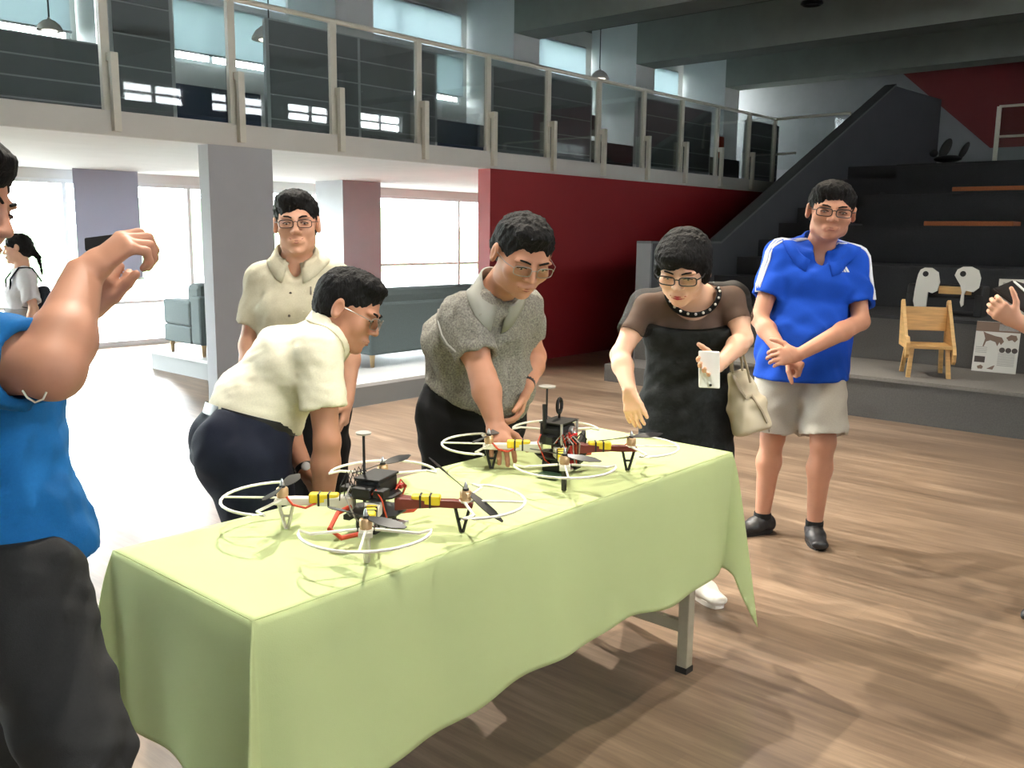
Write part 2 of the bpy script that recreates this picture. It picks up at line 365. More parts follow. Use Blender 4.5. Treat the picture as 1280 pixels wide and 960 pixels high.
# desktop things upstairs
def monitor(x, y, label, w_=.5, col='black_plastic'):
    z = ZT+.531
    r = empty('monitor', (x, y, z), label, 'monitor')
    obj('screen', MB().box(x-w_/2, x+w_/2, y, y+.03, z+.09, z+.4), col, r, bevel=.006)
    obj('neck', MB().box(x-.03, x+.03, y+.03, y+.05, z+.015, z+.2), col, r)
    obj('foot', MB().lathe((x, y+.04, z), (0, 0, 1), [(.1, 0), (.1, .01), (.03, .018)], 14), col, r)
monitor(11.5, 8.6, 'small dark monitor standing on the black desk upstairs', .32)
monitor(15.0, 8.65, 'dark monitor beside the orange board upstairs', .4)
bd = empty('orange_board', (15.25, 8.5, ZT+.531), 'upright orange board with a pale frame on the mezzanine desk', 'board')
obj('board', MB().box(15.1, 15.42, 8.5, 8.52, ZT+.531, ZT+.92), mat('orange_card', (214, 84, 44), .6), bd)
obj('frame', MB().box(15.42, 15.46, 8.49, 8.53, ZT+.531, ZT+.94).box(15.1, 15.42, 8.49, 8.53, ZT+.92, ZT+.94), 'frame_white', bd)
chl = empty('office_chair', (8.45, 9.3, ZT), 'dark office chair back behind the low navy screen upstairs', 'chair')
obj('backrest', MB().ell((8.45, 9.3, ZT+.78), (.22, 0, 0), (0, .04, 0), (0, 0, .26)), 'black_plastic', chl, smooth=True)
obj('seat', MB().ell((8.45, 9.55, ZT+.46), (.24, 0, 0), (0, .24, 0), (0, 0, .05)), 'black_plastic', chl, smooth=True)
obj('stem', MB().tube([(8.45, 9.55, ZT+.08), (8.45, 9.55, ZT+.44)], .03), 'black_plastic', chl)
for k in range(5):
    a = k*2*math.pi/5; obj('leg', MB().tube([(8.45, 9.55, ZT+.08), (8.45+.28*math.cos(a), 9.55+.28*math.sin(a), ZT+.03)], .022), 'black_plastic', chl)
# pendant lamps upstairs
mat('lamp_white', (236, 230, 224), .4); mat('lamp_glow', (255, 246, 232), .5, emit=(255, 240, 220), estr=3.0)
def pendant(x, y, z, r_, label):
    e = empty('pendant_lamp', (x, y, z), label, 'lamp', 'pendant lamps on the mezzanine')
    obj('cord', MB().tube([(x, y, z+r_*.9), (x, y, CEIL)], .008, 6), 'black_plastic', e)
    obj('shade', MB().lathe((x, y, z), (0, 0, 1), [(r_, 0), (r_*.98, r_*.12), (r_*.8, r_*.45), (r_*.45, r_*.75), (r_*.14, r_*.86), (r_*.14, r_), (r_*.05, r_)], 20), 'lamp_white', e, smooth=True)
    obj('bulb', MB().ell((x, y, z+.0), (r_*.6, 0, 0), (0, r_*.6, 0), (0, 0, r_*.12)), 'lamp_glow', e, smooth=True)
pendant(3.62, 8.7, 3.20, .11, 'pendant lamp with a glowing rim at the far left of the mezzanine')
pendant(6.5, 9.6, 3.68, .2, 'white dome pendant lamp in front of the mezzanine window')
pendant(12.9, 9.5, 4.05, .16, 'small pendant lamp hanging behind the centre posts of the mezzanine')

# ------------------------------------------------------------------ stepped seating on the right
TX, TD, TH, NT = 7.52, 1.08, .42, 6
for k in range(NT):
    x0 = TX+TD*k; z1 = .35+TH*k
    x1 = x0+TD if k < NT-1 else XW
    t = struct('seating_tier', MB().box(x0, x1, -4.2, 4.5, 0, z1-.03), 'tier_carpet' if k < 2 else 'tier_black')
    obj('tread', MB().box(x0-.02, x1, -4.2, 4.5, z1-.03, z1), 'tier_top' if k < 1 else 'tier_black', t)
for k in range(2*NT):                      # stair aisle beside the parapet
    x0 = TX+TD/2*k; z1 = .175+TH/2*k
    struct('aisle_step', MB().box(x0, x0+TD/2 if k < 2*NT-1 else XW, 4.5, 5.38, 0, z1), 'tier_black' if k > 1 else 'tier_carpet')
struct('wall_parapet', MB().prism([(8.3, 5.38, 0), (8.3, 5.38, 1.385), (9.78, 5.38, 1.385), (15.1, 5.38, 3.82), (17.4, 5.38, 3.87), (17.4, 5.38, 0)], (0, .14, 0)), 'wall_dark')
struct('trim_1', MB().prism([(8.27, 5.36, 1.385), (9.78, 5.36, 1.385), (15.1, 5.36, 3.82), (15.1, 5.36, 3.85), (9.77, 5.36, 1.41), (8.27, 5.36, 1.41)], (0, .18, 0)), mat('parapet_cap', (92, 94, 96), .7))
struct('trim_2', MB().box(8.27, 8.3, 5.36, 5.54, 0, 1.385), 'wall_grey')
# orange strips on the upper tiers
mat('orange_wood', (150, 78, 30), .6, noise=.15, nscale=12, stretch=(1, 6, 6))
for (a, b, k, lb) in ((2.75, 3.4, 3, 'orange-brown wooden seat strip on the upper tier, lower of the two'), (2.55, 3.45, 4, 'orange-brown wooden seat strip on the upper tier, higher of the two')):
    x0 = TX+TD*k; z1 = .35+TH*k
    tag(obj('seat_board', MB().box(x0-.02, x0+.3, a-.25, b, z1, z1+.05), 'orange_wood', bevel=.006), lb, 'board')
# railing and glass at the top right
rl = empty('upper_railing', (14.0, 3.3, 2.45), 'white framed glass railing on top of the stepped seating', 'railing')
for yy in (3.57, 2.4, 1.2): obj('post', MB().box(13.98, 14.03, yy-.025, yy+.025, 2.45, 3.25), 'post_paint', rl)
for zz in (3.25, 2.85): obj('rail', MB().tube([(14.0, 3.57, zz), (14.0, 1.2, zz)], .018, 8), 'post_paint', rl)
obj('glass_panel', MB().box(14.0, 14.01, 2.43, 3.54, 2.5, 3.23), 'glass_balustrade', rl)
obj('glass_panel', MB().box(14.0, 14.01, 1.23, 2.37, 2.5, 3.23), 'glass_balustrade', rl)
# ------------------------------------------------------------------ ceiling spotlights (outside the frame, lighting the table)
def spotlight(i, x, y, ax, ay, pw, cone, colr):
    z = 4.62; p = np.array([x, y, 4.42]); a = np.array([ax, ay, .75])-p; a /= np.linalg.norm(a)
    r = empty('ceiling_spotlight', (x, y, z), ['black ceiling spotlight over the far side of the table', 'black ceiling spotlight over the man in the blue polo shirt', 'black ceiling spotlight over the left end of the table', 'added front-fill spotlight over the open floor right of the table', 'black ceiling spotlight aimed at the low stage', 'black ceiling spotlight before the red wall', 'black ceiling spotlight before the grey pillar'][i], 'lamp', 'ceiling spotlights')
    obj('stem', MB().tube([(x, y, CEIL), (x, y, 4.45)], .012, 8), 'black_plastic', r)
    obj('housing', MB().lathe(p-a*.14, a, [(.03, 0), (.055, .02), (.06, .16), (.056, .165), (.05, .10), (.01, .10)], 18), 'black_plastic', r, smooth=True)
    ld = bpy.data.lights.new('spot', 'SPOT'); ld.energy = pw; ld.color = colr; ld.spot_size = math.radians(cone); ld.spot_blend = .6; ld.shadow_soft_size = .03
    lo = bpy.data.objects.new('spot_light', ld); COL.objects.link(lo); lo.parent = r
    q = p+a*.04; lo.location = tuple(q-np.array([x, y, z])); lo.rotation_euler = Vector(a).to_track_quat('-Z', 'Y').to_euler()
for i, s_ in enumerate(SPOTS): spotlight(i, *s_)
sp = cam_p + (4.62-CAMH)/(cam_f + cam_r*(1015-640)/FPX - cam_u*(2-480)/FPX)[2]*(cam_f + cam_r*(1015-640)/FPX - cam_u*(2-480)/FPX)
dn = empty('ceiling_downlight', sp, 'small dark round fitting under the concrete beam at the top edge', 'lamp')
obj('rim', MB().lathe(sp, (0, 0, -1), [(.14, 0), (.15, .03), (.12, .05), (.10, .02), (.01, .02)], 20), 'black_plastic', dn, smooth=True)
obj('stem', MB().tube([sp, sp+np.array([0, 0, .2])], .03, 8), 'black_plastic', dn)

# ------------------------------------------------------------------ sofas
mat('sofa_fabric', (92, 104, 104), .9, noise=.06, nscale=80, bump=.15, bscale=300); mat('light_wood', (206, 164, 104), .5, noise=.18, nscale=5, stretch=(1, 1, 9)); mat('sofa_leg', (176, 150, 110), .5)
def sofa(x0, x1, y0, y1, z, label):
    r = empty('sofa', ((x0+x1)/2, (y0+y1)/2, z), label, 'sofa')
    obj('back', MB().box(x0, x1, y0, y0+.2, z+.12, z+.62), 'sofa_fabric', r, bevel=.03)
    obj('back_cushion', MB().box(x0+.02, x1-.02, y0+.02, y0+.3, z+.5, z+.74), 'sofa_fabric', r, bevel=.06)
    obj('base', MB().box(x0, x1, y0+.2, y1, z+.12, z+.3), 'sofa_fabric', r, bevel=.02)
    n = 2
    for k in range(n):
        a = x0+.2+(x1-x0-.4)*k/n; b = x0+.2+(x1-x0-.4)*(k+1)/n
        obj('seat_cushion', MB().box(a+.01, b-.01, y0+.3, y1, z+.3, z+.44), 'sofa_fabric', r, bevel=.03)
    for a, b in ((x0, x0+.2), (x1-.2, x1)): obj('arm', MB().box(a, b, y0+.2, y1, z+.3, z+.56), 'sofa_fabric', r, bevel=.03)
    for a in (x0+.06, x1-.06):
        for b in (y0+.06, y1-.06): obj('leg', MB().lathe((a, b, z), (0, 0, 1), [(.018, 0), (.028, .125)], 10), 'sofa_leg', r)
sofa(5.5, 7.1, 6.62, 7.45, .2, 'dark grey-green sofa seen from behind, beside the man in the grey shirt')
sofa(4.75, 6.1, 8.35, 9.1, .2, 'grey sofa by the window, left of the big grey pillar')

# ------------------------------------------------------------------ wooden chair and boards on the seating stage
def frame2(o, ang):
    c, s = math.cos(ang), math.sin(ang); o = np.array(o, float)
    return lambda f, r, u: o+np.array([c*f+s*r, s*f-c*r, u])       # f forward, r right, u up
L = frame2((7.915, 2.40, .35), math.radians(207))
ch = empty('wooden_chair', (7.915, 2.40, .35), 'light wooden chair with sloping plank sides standing on the low stage', 'chair')
W2 = .165
def lbox(L, f0, f1, r0, r1, u0, u1):
    vs = [L(f, r, u) for f in (f0, f1) for r in (r0, r1) for u in (u0, u1)]
    return MB().add(vs, [(0, 1, 3, 2), (4, 6, 7, 5), (0, 4, 5, 1), (2, 3, 7, 6), (0, 2, 6, 4), (1, 5, 7, 3)])
obj('seat', lbox(L, -.14, .17, -W2, W2, .235, .262), 'light_wood', ch, bevel=.004)
bk = MB(); bk.add([L(f, r, u) for (f, u) in ((-.15, .36), (-.125, .36), (-.165, .555), (-.19, .555)) for r in (-W2, W2)], [(0, 1, 3, 2), (2, 3, 5, 4), (4, 5, 7, 6), (6, 7, 1, 0), (0, 2, 4, 6), (1, 7, 5, 3)])
obj('backrest', bk, 'light_wood', ch, bevel=.004)
for s in (-1, 1):
    r0, r1 = (W2, W2+.028) if s > 0 else (-W2-.028, -W2)
    prof = [(-.215, .20), (-.225, .60), (-.185, .615), (.10, .32), (.17, .255), (.205, .20), (.20, .14), (.17, .115), (.14, .13), (.12, .20), (.02, .235)]
    if s > 0: prof = [(-.16, .235), (-.215, .60), (-.18, .615), (.10, .335), (.19, .335), (.225, .29), (.225, .19), (.19, .16), (.165, .18), (.15, .235)]
    obj('side_panel', MB().prism([L(f, r0, u) for f, u in prof], L(0, r1, 0)-L(0, r0, 0)), 'light_wood', ch, bevel=.003)
    for f0, f1 in ((.135, .165), (-.12, -.17)):
        lg = MB(); lg.add([L(f+df, s*(rr)+dr, u) for (f, rr, u) in ((f1, W2-.012, 0), (f0, W2-.03, .236)) for df in (-.018, .018) for dr in (-.016, .016)], [(0, 1, 3, 2), (4, 6, 7, 5), (0, 4, 5, 1), (2, 3, 7, 6), (0, 2, 6, 4), (1, 5, 7, 3)])
        obj('leg', lg, 'light_wood', ch)
# black bench with white elephant-ear side boards on the next tier
mat('white_board', (214, 212, 204), .5); mat('near_black', (22, 22, 23), .6)
zb_ = .77
bn = empty('bench', (9.05, 2.62, zb_), 'black bench with two white rounded side boards on the dark tier', 'bench')
obj('seat', MB().box(9.0, 9.22, 2.28, 2.95, zb_+.16, zb_+.28), 'near_black', bn, bevel=.02)
obj('crossbar', MB().box(8.98, 9.0, 2.38, 2.66, zb_+.20, zb_+.27), 'light_wood', bn)
for yy in (2.28, 2.88): obj('leg', MB().box(8.99, 9.2, yy, yy+.07, zb_, zb_+.2), 'near_black', bn, bevel=.01)
BD = ([(200, 500), (215, 493), (240, 494), (262, 510), (267, 545), (258, 575), (240, 583), (225, 578), (222, 600), (218, 630), (205, 650), (190, 651), (178, 635), (173, 610), (178, 575), (185, 540), (192, 515)],
      [(330, 500), (350, 490), (380, 490), (405, 503), (412, 530), (405, 565), (385, 580), (360, 575), (352, 590), (350, 625), (342, 632), (338, 615), (345, 580), (340, 555), (328, 535), (320, 520)])
for k, pts in enumerate(BD):
    q_ = [px_x(1080+a/2.825, 160+b/2.825, 8.93) for a, b in pts]
    obj('side_board', MB().prism(q_, (.02, 0, 0)), 'white_board', bn)
    h = px_x(1080+(218, 350)[k]/2.825, 160+515/2.825, 8.929); obj('eye_hole', MB().lathe(h, (-1, 0, 0), [(.026, 0), (.026, .003)], 14), 'near_black', bn)
# information boards
mat('print_white', (222, 220, 212), .6); mat('print_brown', (128, 106, 92), .6); mat('print_grey', (168, 164, 158), .6); mat('print_dark', (74, 66, 62), .6)
def poster(o, ang, lean, w_, h_, label, style):
    c, s = math.cos(ang), math.sin(ang); o = np.array(o, float); nrm = np.array([c, s, 0]); rt_ = np.array([-s, c, 0]); up_ = np.array([-c*lean, -s*lean, 1.0]); up_ /= np.linalg.norm(up_); n2 = np.cross(rt_, up_); n2 = n2 if n2@nrm > 0 else -n2
    r = empty('information_board', o, label, 'poster')
    Q = lambda a, b, e=0.0: o+rt_*(a*w_)+up_*(b*h_)+n2*e
    obj('board', MB().prism([Q(-.5, 0), Q(.5, 0), Q(.5, 1), Q(-.5, 1)], n2*.01), 'print_white', r)
    def rect(nm, a0, a1, b0, b1, m): obj(nm, MB().prism([Q(a0, b0, .0102), Q(a1, b0, .0102), Q(a1, b1, .0102), Q(a0, b1, .0102)], n2*.0008), m, r)
    def poly(nm, pts, m): obj(nm, MB().prism([Q(a, b, .011) for a, b in pts], n2*.0008), m, r)
    if style == 0:
        rect('header_print', -.5, .5, .80, .995, 'print_brown'); rect('header_patch', .02, .46, .83, .96, 'print_grey')
        poly('animal_print', [(-.33, .80), (-.26, .77), (-.05, .72), (.10, .70), (.16, .62), (.10, .55), (.06, .60), (.02, .52), (-.03, .60), (-.15, .63), (-.24, .60), (-.28, .50), (-.31, .50), (-.27, .66)], 'print_brown')
        poly('animal_print', [(.20, .70), (.30, .76), (.42, .75), (.46, .68), (.40, .62), (.34, .66), (.26, .64)], 'print_brown')
        for a in (.14, .28, .42): obj('round_print', MB().lathe(Q(a, .45, .0102), n2, [(.055*w_*1.2, 0), (.055*w_*1.2, .0008)], 16), 'print_dark', r)
        rect('photo_print', -.46, -.22, .18, .30, 'print_dark')
        for k in range(9): rect('text_line', .06, .44, .38-.03*k, .392-.03*k, 'print_grey')
        for k in range(4): rect('text_line', -.46, -.20, .48-.035*k, .49-.035*k, 'print_grey')
        poly('animal_print', [(-.38, .10), (-.30, .13), (-.24, .10), (-.26, .05), (-.36, .05)], 'print_brown'); poly('animal_print', [(-.16, .06), (-.04, .12), (.02, .14), (-.02, .05)], 'print_brown')
    else:
        rect('photo_print', -.4, .0, .2, .9, 'print_grey'); rect('photo_print', -.1, .3, .45, .6, 'print_dark'); rect('photo_print', -.1, .3, .25, .4, 'print_brown')
        for k in range(6): rect('text_line', .1, .44, .85-.05*k, .87-.05*k, 'print_grey')
poster((8.50, 2.02, .351), math.radians(184), .16, .34, .43, 'white board with brown animal prints leaning on the low stage', 0)
poster((9.45, 2.10, .771), math.radians(190), .2, .34, .34, 'greyish printed board leaning on the dark tier behind the raised tablet', 1)
# black swivel seat left on the top tier
_r = cam_f + cam_r*(1180-640)/FPX - cam_u*(208-480)/FPX; ks = cam_p + _r*(2.45-CAMH)/_r[2]
kk = empty('black_seat', ks, 'black seat with upright paddles on the top tier below the red wall', 'chair')
obj('paddle', MB().ell(ks+(0, .0, .24), (.03, 0, 0), (0, .06, .03), (0, -.06, .13)), 'near_black', kk, smooth=True)
obj('paddle', MB().ell(ks+(0, -.24, .20), (.03, 0, 0), (0, .035, .03), (0, -.06, .11)), 'near_black', kk, smooth=True)
obj('armrest', MB().ell(ks+(0, .15, .18), (.04, 0, 0), (0, .06, 0), (0, 0, .05)), 'near_black', kk, smooth=True)
obj('seat', MB().ell(ks+(0, -.04, .10), (.12, 0, 0), (0, .19, 0), (0, 0, .05)), 'near_black', kk, smooth=True)
obj('stem', MB().lathe(ks, (0, 0, 1), [(.12, 0), (.11, .02), (.03, .04), (.03, .09)], 12), 'near_black', kk)

# ------------------------------------------------------------------ table with green cloth
TX0, TX1, TY0, TY1, TZ = .895, 2.76, 1.435, 2.0, .75
mat('table_steel', (168, 160, 138), .45, noise=.06, nscale=20); mat('table_top', (190, 184, 170), .5)
def cloth_material():
    m = mat('green_cloth', (202, 215, 157), .85, spec=.2); nt = m.node_tree; b = nt.nodes['Principled BSDF']; N = nt.nodes.new; L_ = nt.links.new
    tc = N('ShaderNodeTexCoord'); wv = N('ShaderNodeTexNoise'); wv.inputs['Scale'].default_value = 420; L_(tc.outputs['Object'], wv.inputs['Vector'])
    n2 = N('ShaderNodeTexNoise'); n2.inputs['Scale'].default_value = 7; n2.inputs['Detail'].default_value = 2; L_(tc.outputs['Object'], n2.inputs['Vector'])
    bp = N('ShaderNodeBump'); bp.inputs['Strength'].default_value = .12; bp.inputs['Distance'].default_value = .003; L_(wv.outputs['Fac'], bp.inputs['Height'])
    b2 = N('ShaderNodeBump'); b2.inputs['Strength'].default_value = .25; b2.inputs['Distance'].default_value = .02; L_(n2.outputs['Fac'], b2.inputs['Height']); L_(b2.outputs[0], bp.inputs['Normal']); L_(bp.outputs[0], b.inputs['Normal'])
    tl = N('ShaderNodeBsdfTranslucent'); tl.inputs[0].default_value = (*lin((192, 214, 138)), 1); mx = N('ShaderNodeMixShader'); mx.inputs[0].default_value = .15
    L_(b.outputs[0], mx.inputs[1]); L_(tl.outputs[0], mx.inputs[2]); L_(mx.outputs[0], nt.nodes['Material Output'].inputs[0])
cloth_material()
tb = empty('folding_table', ((TX0+TX1)/2, (TY0+TY1)/2, 0), 'long folding table with square steel legs under the green cloth', 'table')
obj('table_top', MB().box(TX0+.01, TX1-.01, TY0+.01, TY1-.01, TZ-.03, TZ-.004), 'table_top', tb)
for x in (1.06, 2.60):
    for y in (TY0+.055, TY1-.055):
        lg = obj('leg', MB().box(x-.02, x+.02, y-.02, y+.02, .02, TZ-.03), 'table_steel', tb, bevel=.003)
        obj('foot_cap', MB().box(x-.022, x+.022, y-.022, y+.022, 0, .02), 'black_plastic', lg)
    obj('stretcher', MB().box(x-.012, x+.012, TY0+.075, TY1-.075, .14, .18), 'table_steel', tb)
    obj('apron', MB().box(x-.012, x+.012, TY0+.075, TY1-.075, TZ-.07, TZ-.03), 'table_steel', tb)
obj('rail', MB().box(1.08, 2.58, TY1-.09, TY1-.06, TZ-.07, TZ-.03), 'table_steel', tb)
def make_cloth():
    cols = []      # (plan x, y, outward dir, drop, kind t)
    Lx, Ly = TX1-TX0, TY1-TY0; Ld = .40; n = 60
    corners = [(TX0, TY0), (TX1, TY0), (TX1, TY1), (TX0, TY1)]
    sides = [((TX0, TY0), (TX1, TY0), (0, -1), 70), ((TX1, TY0), (TX1, TY1), (1, 0), 24), ((TX1, TY1), (TX0, TY1), (0, 1), 70), ((TX0, TY1), (TX0, TY0), (-1, 0), 24)]
    for si, (a, b, nn, m) in enumerate(sides):
        a = np.array(a); b = np.array(b); nn = np.array(nn, float)
        for k in range(m):
            t = k/(m-1); p = a+(b-a)*t
            ln = np.linalg.norm(b-a); s0 = t*ln; s1 = (1-t)*ln
            wave = .010*math.sin(s0*9.0+si)+.006*math.sin(s0*23+si*2)
            tuck = -.022*math.exp(-(min(s0, s1)/.05)**2)      # crease next to each corner flap
            drop = Ld+.012*math.sin(s0*5+si*1.7)+.008*math.sin(s0*14)
            if si == 0: drop += -.0+.035*math.exp(-(s0/.5)**2)
            cols.append((p, nn, .015+wave+tuck, drop))
        # corner flap
        c = b; n2 = np.array(sides[(si+1) % 4][2], float)
        m = 15
        for k in range(1, m):
            f = k/m; ph = f*math.pi/2
            d = nn*math.cos(ph)+n2*math.sin(ph); d /= np.linalg.norm(d)
            dg = (nn+n2)/math.sqrt(2)
            tri = 1-abs(2*f-1)
            out = .012+.135*tri**1.25 if si != 0 else .012+.115*tri**1.25
            drop = Ld*(1+.62*tri)
            dd = d*.25+dg*.75; dd /= np.linalg.norm(dd)
            cols.append((c, dd, out, drop))
    rows = 16; vs = []; fs = []; nc = len(cols)
    for (p, dr, out, drop) in cols:
        for r in range(rows+1):
            t = r/rows
            # rounded table edge, then hanging
            e = min(1, t*8)
            off = .006*math.sin(e*math.pi/2)+out*t**.9
            z = TZ+.002-drop*t-.0
            vs.append((p[0]+dr[0]*off, p[1]+dr[1]*off, z))
    R = rows+1
    for i in range(nc):
        j = (i+1) % nc
        for r in range(rows): fs.append((i*R+r, i*R+r+1, j*R+r+1, j*R+r))
    # top: fine grid with very slight fold relief
    o = len(vs); gx, gy = 56, 18
    for i in range(gx+1):
        for j in range(gy+1):
            x = TX0+Lx*i/gx; y = TY0+Ly*j/gy; ed = min(i, gx-i, j, gy-j)
            vs.append((x, y, TZ+.002+(0 if ed == 0 else .0012*(math.sin(x*17+y*5)*math.sin(y*13)))))
    for i in range(gx):
        for j in range(gy): fs.append((o+i*(gy+1)+j, o+(i+1)*(gy+1)+j, o+(i+1)*(gy+1)+j+1, o+i*(gy+1)+j+1))
    mb = MB(); mb.add(vs, fs)
    ob = obj('tablecloth', mb, 'green_cloth', None, loc=((TX0+TX1)/2, (TY0+TY1)/2, TZ))
    me = ob.data; bm = bmesh.new(); bm.from_mesh(me); bmesh.ops.remove_doubles(bm, verts=bm.verts, dist=.0006); bmesh.ops.recalc_face_normals(bm, faces=bm.faces); bm.to_mesh(me); bm.free()
    me.polygons.foreach_set('use_smooth', [True]*len(me.polygons)); me.set_sharp_from_angle(angle=math.radians(50))
    sm = ob.modifiers.new('sub', 'SUBSURF'); sm.levels = 1; sm.render_levels = 1
    so = ob.modifiers.new('thick', 'SOLIDIFY'); so.thickness = .0018; so.offset = 1
    tag(ob, 'pale green cloth draped over the long table with drones', 'tablecloth')
make_cloth()

# ------------------------------------------------------------------ drones
mat('arm_white', (226, 222, 210), .4); mat('arm_red', (112, 40, 28), .4); mat('guard_white', (240, 238, 226), .4); mat('motor_gold', (206, 172, 132), .35, metal=.5); mat('motor_silver', (206, 202, 196), .35, metal=.5)
mat('prop_black', (30, 31, 34), .4); mat('yellow_tape', (236, 206, 40), .5); mat('wire_red', (190, 62, 30), .5); mat('carbon', (28, 28, 30), .4); mat('silver', (210, 210, 212), .3, metal=.8); mat('red_part', (186, 32, 30), .4); mat('green_board', (60, 86, 62), .5)
def mid2(a, b): return ((a[0]+b[0])/2, (a[1]+b[1])/2)
def drone(name, label, c, rot, z0, motors, variant):
    """motors: local (dx,dy) for four arms; order white, red, red, white"""
    c = np.array([c[0], c[1], z0]); r = empty(name, c, label, 'drone', 'quadcopters on the table')
    zl = .055; za = .072
    U = np.array([0, 0, 1.0])
    oct_ = lambda R, z: [c+np.array([R*math.cos(a), R*math.sin(a), z]) for a in [math.radians(22.5+45*k+rot) for k in range(8)]]
    obj('lower_plate', MB().prism(oct_(.075, zl-.004), (0, 0, .004)), 'carbon', r)
    obj('upper_plate', MB().prism(oct_(.066, za+.022), (0, 0, .004)), 'carbon', r)
    for k, (dx, dy) in enumerate(motors):
        d = np.array([dx, dy, 0.0]); ln = np.linalg.norm(d); d /= ln; s = np.cross(U, d)
        acol = ('arm_white', 'arm_red', 'arm_red', 'arm_white')[k]
        A = lambda f, q, u: c+d*f+s*q+U*u
        arm = MB()
        secs = [(.05, .022, .058, .090), (.10, .015, .062, .086), (.16, .011, .065, .084), (ln-.03, .012, .064, .084), (ln+.018, .016, .066, .080)]
        vs = [A(f, q, u) for (f, w_, u0, u1) in secs for (q, u) in ((-w_, u0), (w_, u0), (w_, u1), (-w_, u1))]; fs = [(0, 1, 2, 3), (16, 19, 18, 17)]
        for i in range(4):
            for e in range(4): fs.append((i*4+e, (i+1)*4+e, (i+1)*4+(e+1) % 4, i*4+(e+1) % 4))
        ao = obj('arm', arm.add(vs, fs), acol, r, bevel=.003)
        # speed controller in yellow wrap with black ties
        esc = obj('speed_controller', MB().obox(A(.125, 0, .082), d*.036, s*.0135, U*.0125), 'yellow_tape', r, bevel=.005)
        for f in (.112, .136): obj('cable_tie', MB().obox(A(f, 0, .080), d*.0025, s*.0150, U*.0155), 'black_plastic', esc)
        # motor
        mo = obj('motor', MB().lathe(A(ln, 0, .080), U, [(.013, 0), (.014, .006), (.0135, .008), (.0145, .009), (.0145, .024), (.012, .027), (.004, .028)], 14), 'motor_gold', r, smooth=True)
        obj('motor_base', MB().lathe(A(ln, 0, .079), U, [(.017, 0), (.017, .004)], 12), 'guard_white', mo)
        obj('prop_nut', MB().lathe(A(ln, 0, .108), U, [(.0055, 0), (.0055, .008), (.0045, .014), (.001, .022)], 10), 'silver', mo, smooth=True)
        # propeller: two twisted blades
        ang = [(35, 10, 118, 95), (20, 60, 160, 95)][variant][k]; tilt = (0, 0, 0, 0)[k]
        if variant == 0: tilt = (0, 0, 38, 0)[k]
        a = math.radians(ang); pd = np.array([math.cos(a), math.sin(a), 0.0])
        vert = (variant == 0 and k == 0)
        pr_ = MB(); pr_.lathe(A(ln, 0, .106), U, [(.008, 0), (.008, .007)], 10)
        for sg in (-1, 1):
            e = pd*sg
            tl = math.radians(tilt)*(1 if sg > 0 else -1)
            e = e*math.cos(tl)+U*math.sin(tl)
            q = np.cross(U, pd*sg); n_ = np.cross(e, q)
            vs = []; st = 9
            for i in range(st):
                t = i/(st-1); rr = .006+.113*t; wdt = (.008+.021*math.sin(min(1, t*1.6)*math.pi/2))*(1-.75*max(0, t-.75)/.25)*.5
                tw = math.radians(22*(1-t)+7); cw = q*math.cos(tw)+n_*math.sin(tw); b0 = A(ln, 0, .1095)+e*rr
                for (w1, h1) in ((-1, -.0008), (1, -.0008), (1, .0008), (-1, .0008)): vs.append(b0+cw*w1*wdt+n_*h1)
            fs = [(0, 1, 2, 3), (4*st-4, 4*st-1, 4*st-2, 4*st-3)]
            for i in range(st-1):
                for g in range(4): fs.append((i*4+g, (i+1)*4+g, (i+1)*4+(g+1) % 4, i*4+(g+1) % 4))
            pr_.add(vs, fs)
        obj('propeller', pr_, 'prop_black', r, smooth=True)
        # guard: arc with two spokes on the outer side of the motor
        gm = A(ln, 0, .0815); R_ = .145; g = MB(); arc = []
        for i in range(17):
            al = math.radians(-88+176*i/16); arc.append(gm+R_*(d*math.cos(al)+s*math.sin(al)))
        arc = [gm+d*.03+s*(-R_*.80)-d*.0]+arc+[gm+d*.03+s*(R_*.80)]
        arc = [gm-s*.02]+arc+[gm+s*.02]
        g.tube(arc, .0036, 7)
        g.tube([gm+d*.01, gm+d*R_], .0028, 7)
        obj('propeller_guard', g, 'guard_white', r, smooth=True)
        # landing leg: open triangular foot
        lgm = 'black_plastic' if acol == 'arm_red' else ('motor_silver' if variant == 0 else 'black_plastic')
        f0 = ln-.012
        T_ = [A(f0-.014, 0, .066), A(f0+.022, 0, .066), A(f0+.006, 0, .004)]
        lg = MB().tube([T_[0], A(f0+.0, 0, .004), T_[2], T_[1]], .0045, 6, flat=(1.6, 1)); lg.tube([A(f0-.008, 0, .035), A(f0+.016, 0, .035)], .0035, 6)
        obj('landing_leg', lg, lgm, r)
        # motor wires
        w1 = [A(ln-.012, .008, .085), A(ln-.03, .022, .070), A(ln-.06, .020, .062), A(ln-.085, .010, .072)]
        obj('motor_wire', MB().tube(w1, .003, 6), 'wire_red' if k % 2 == 0 else 'black_plastic', r, smooth=True)
    # stack on top
    q = lambda x, y, z: c+np.array([math.cos(math.radians(rot))*x-math.sin(math.radians(rot))*y, math.sin(math.radians(rot))*x+math.cos(math.radians(rot))*y, z])
    def qbox(x0, x1, y0, y1, z0_, z1_):
        vs = [q(x, y, z) for x in (x0, x1) for y in (y0, y1) for z in (z0_, z1_)]
        return MB().add(vs, [(0, 1, 3, 2), (4, 6, 7, 5), (0, 4, 5, 1), (2, 3, 7, 6), (0, 2, 6, 4), (1, 5, 7, 3)])
    obj('receiver', qbox(-.062, -.03, -.02, .03, za+.026, za+.05), 'near_black', r, bevel=.003)
    rs = random.Random(5+variant)
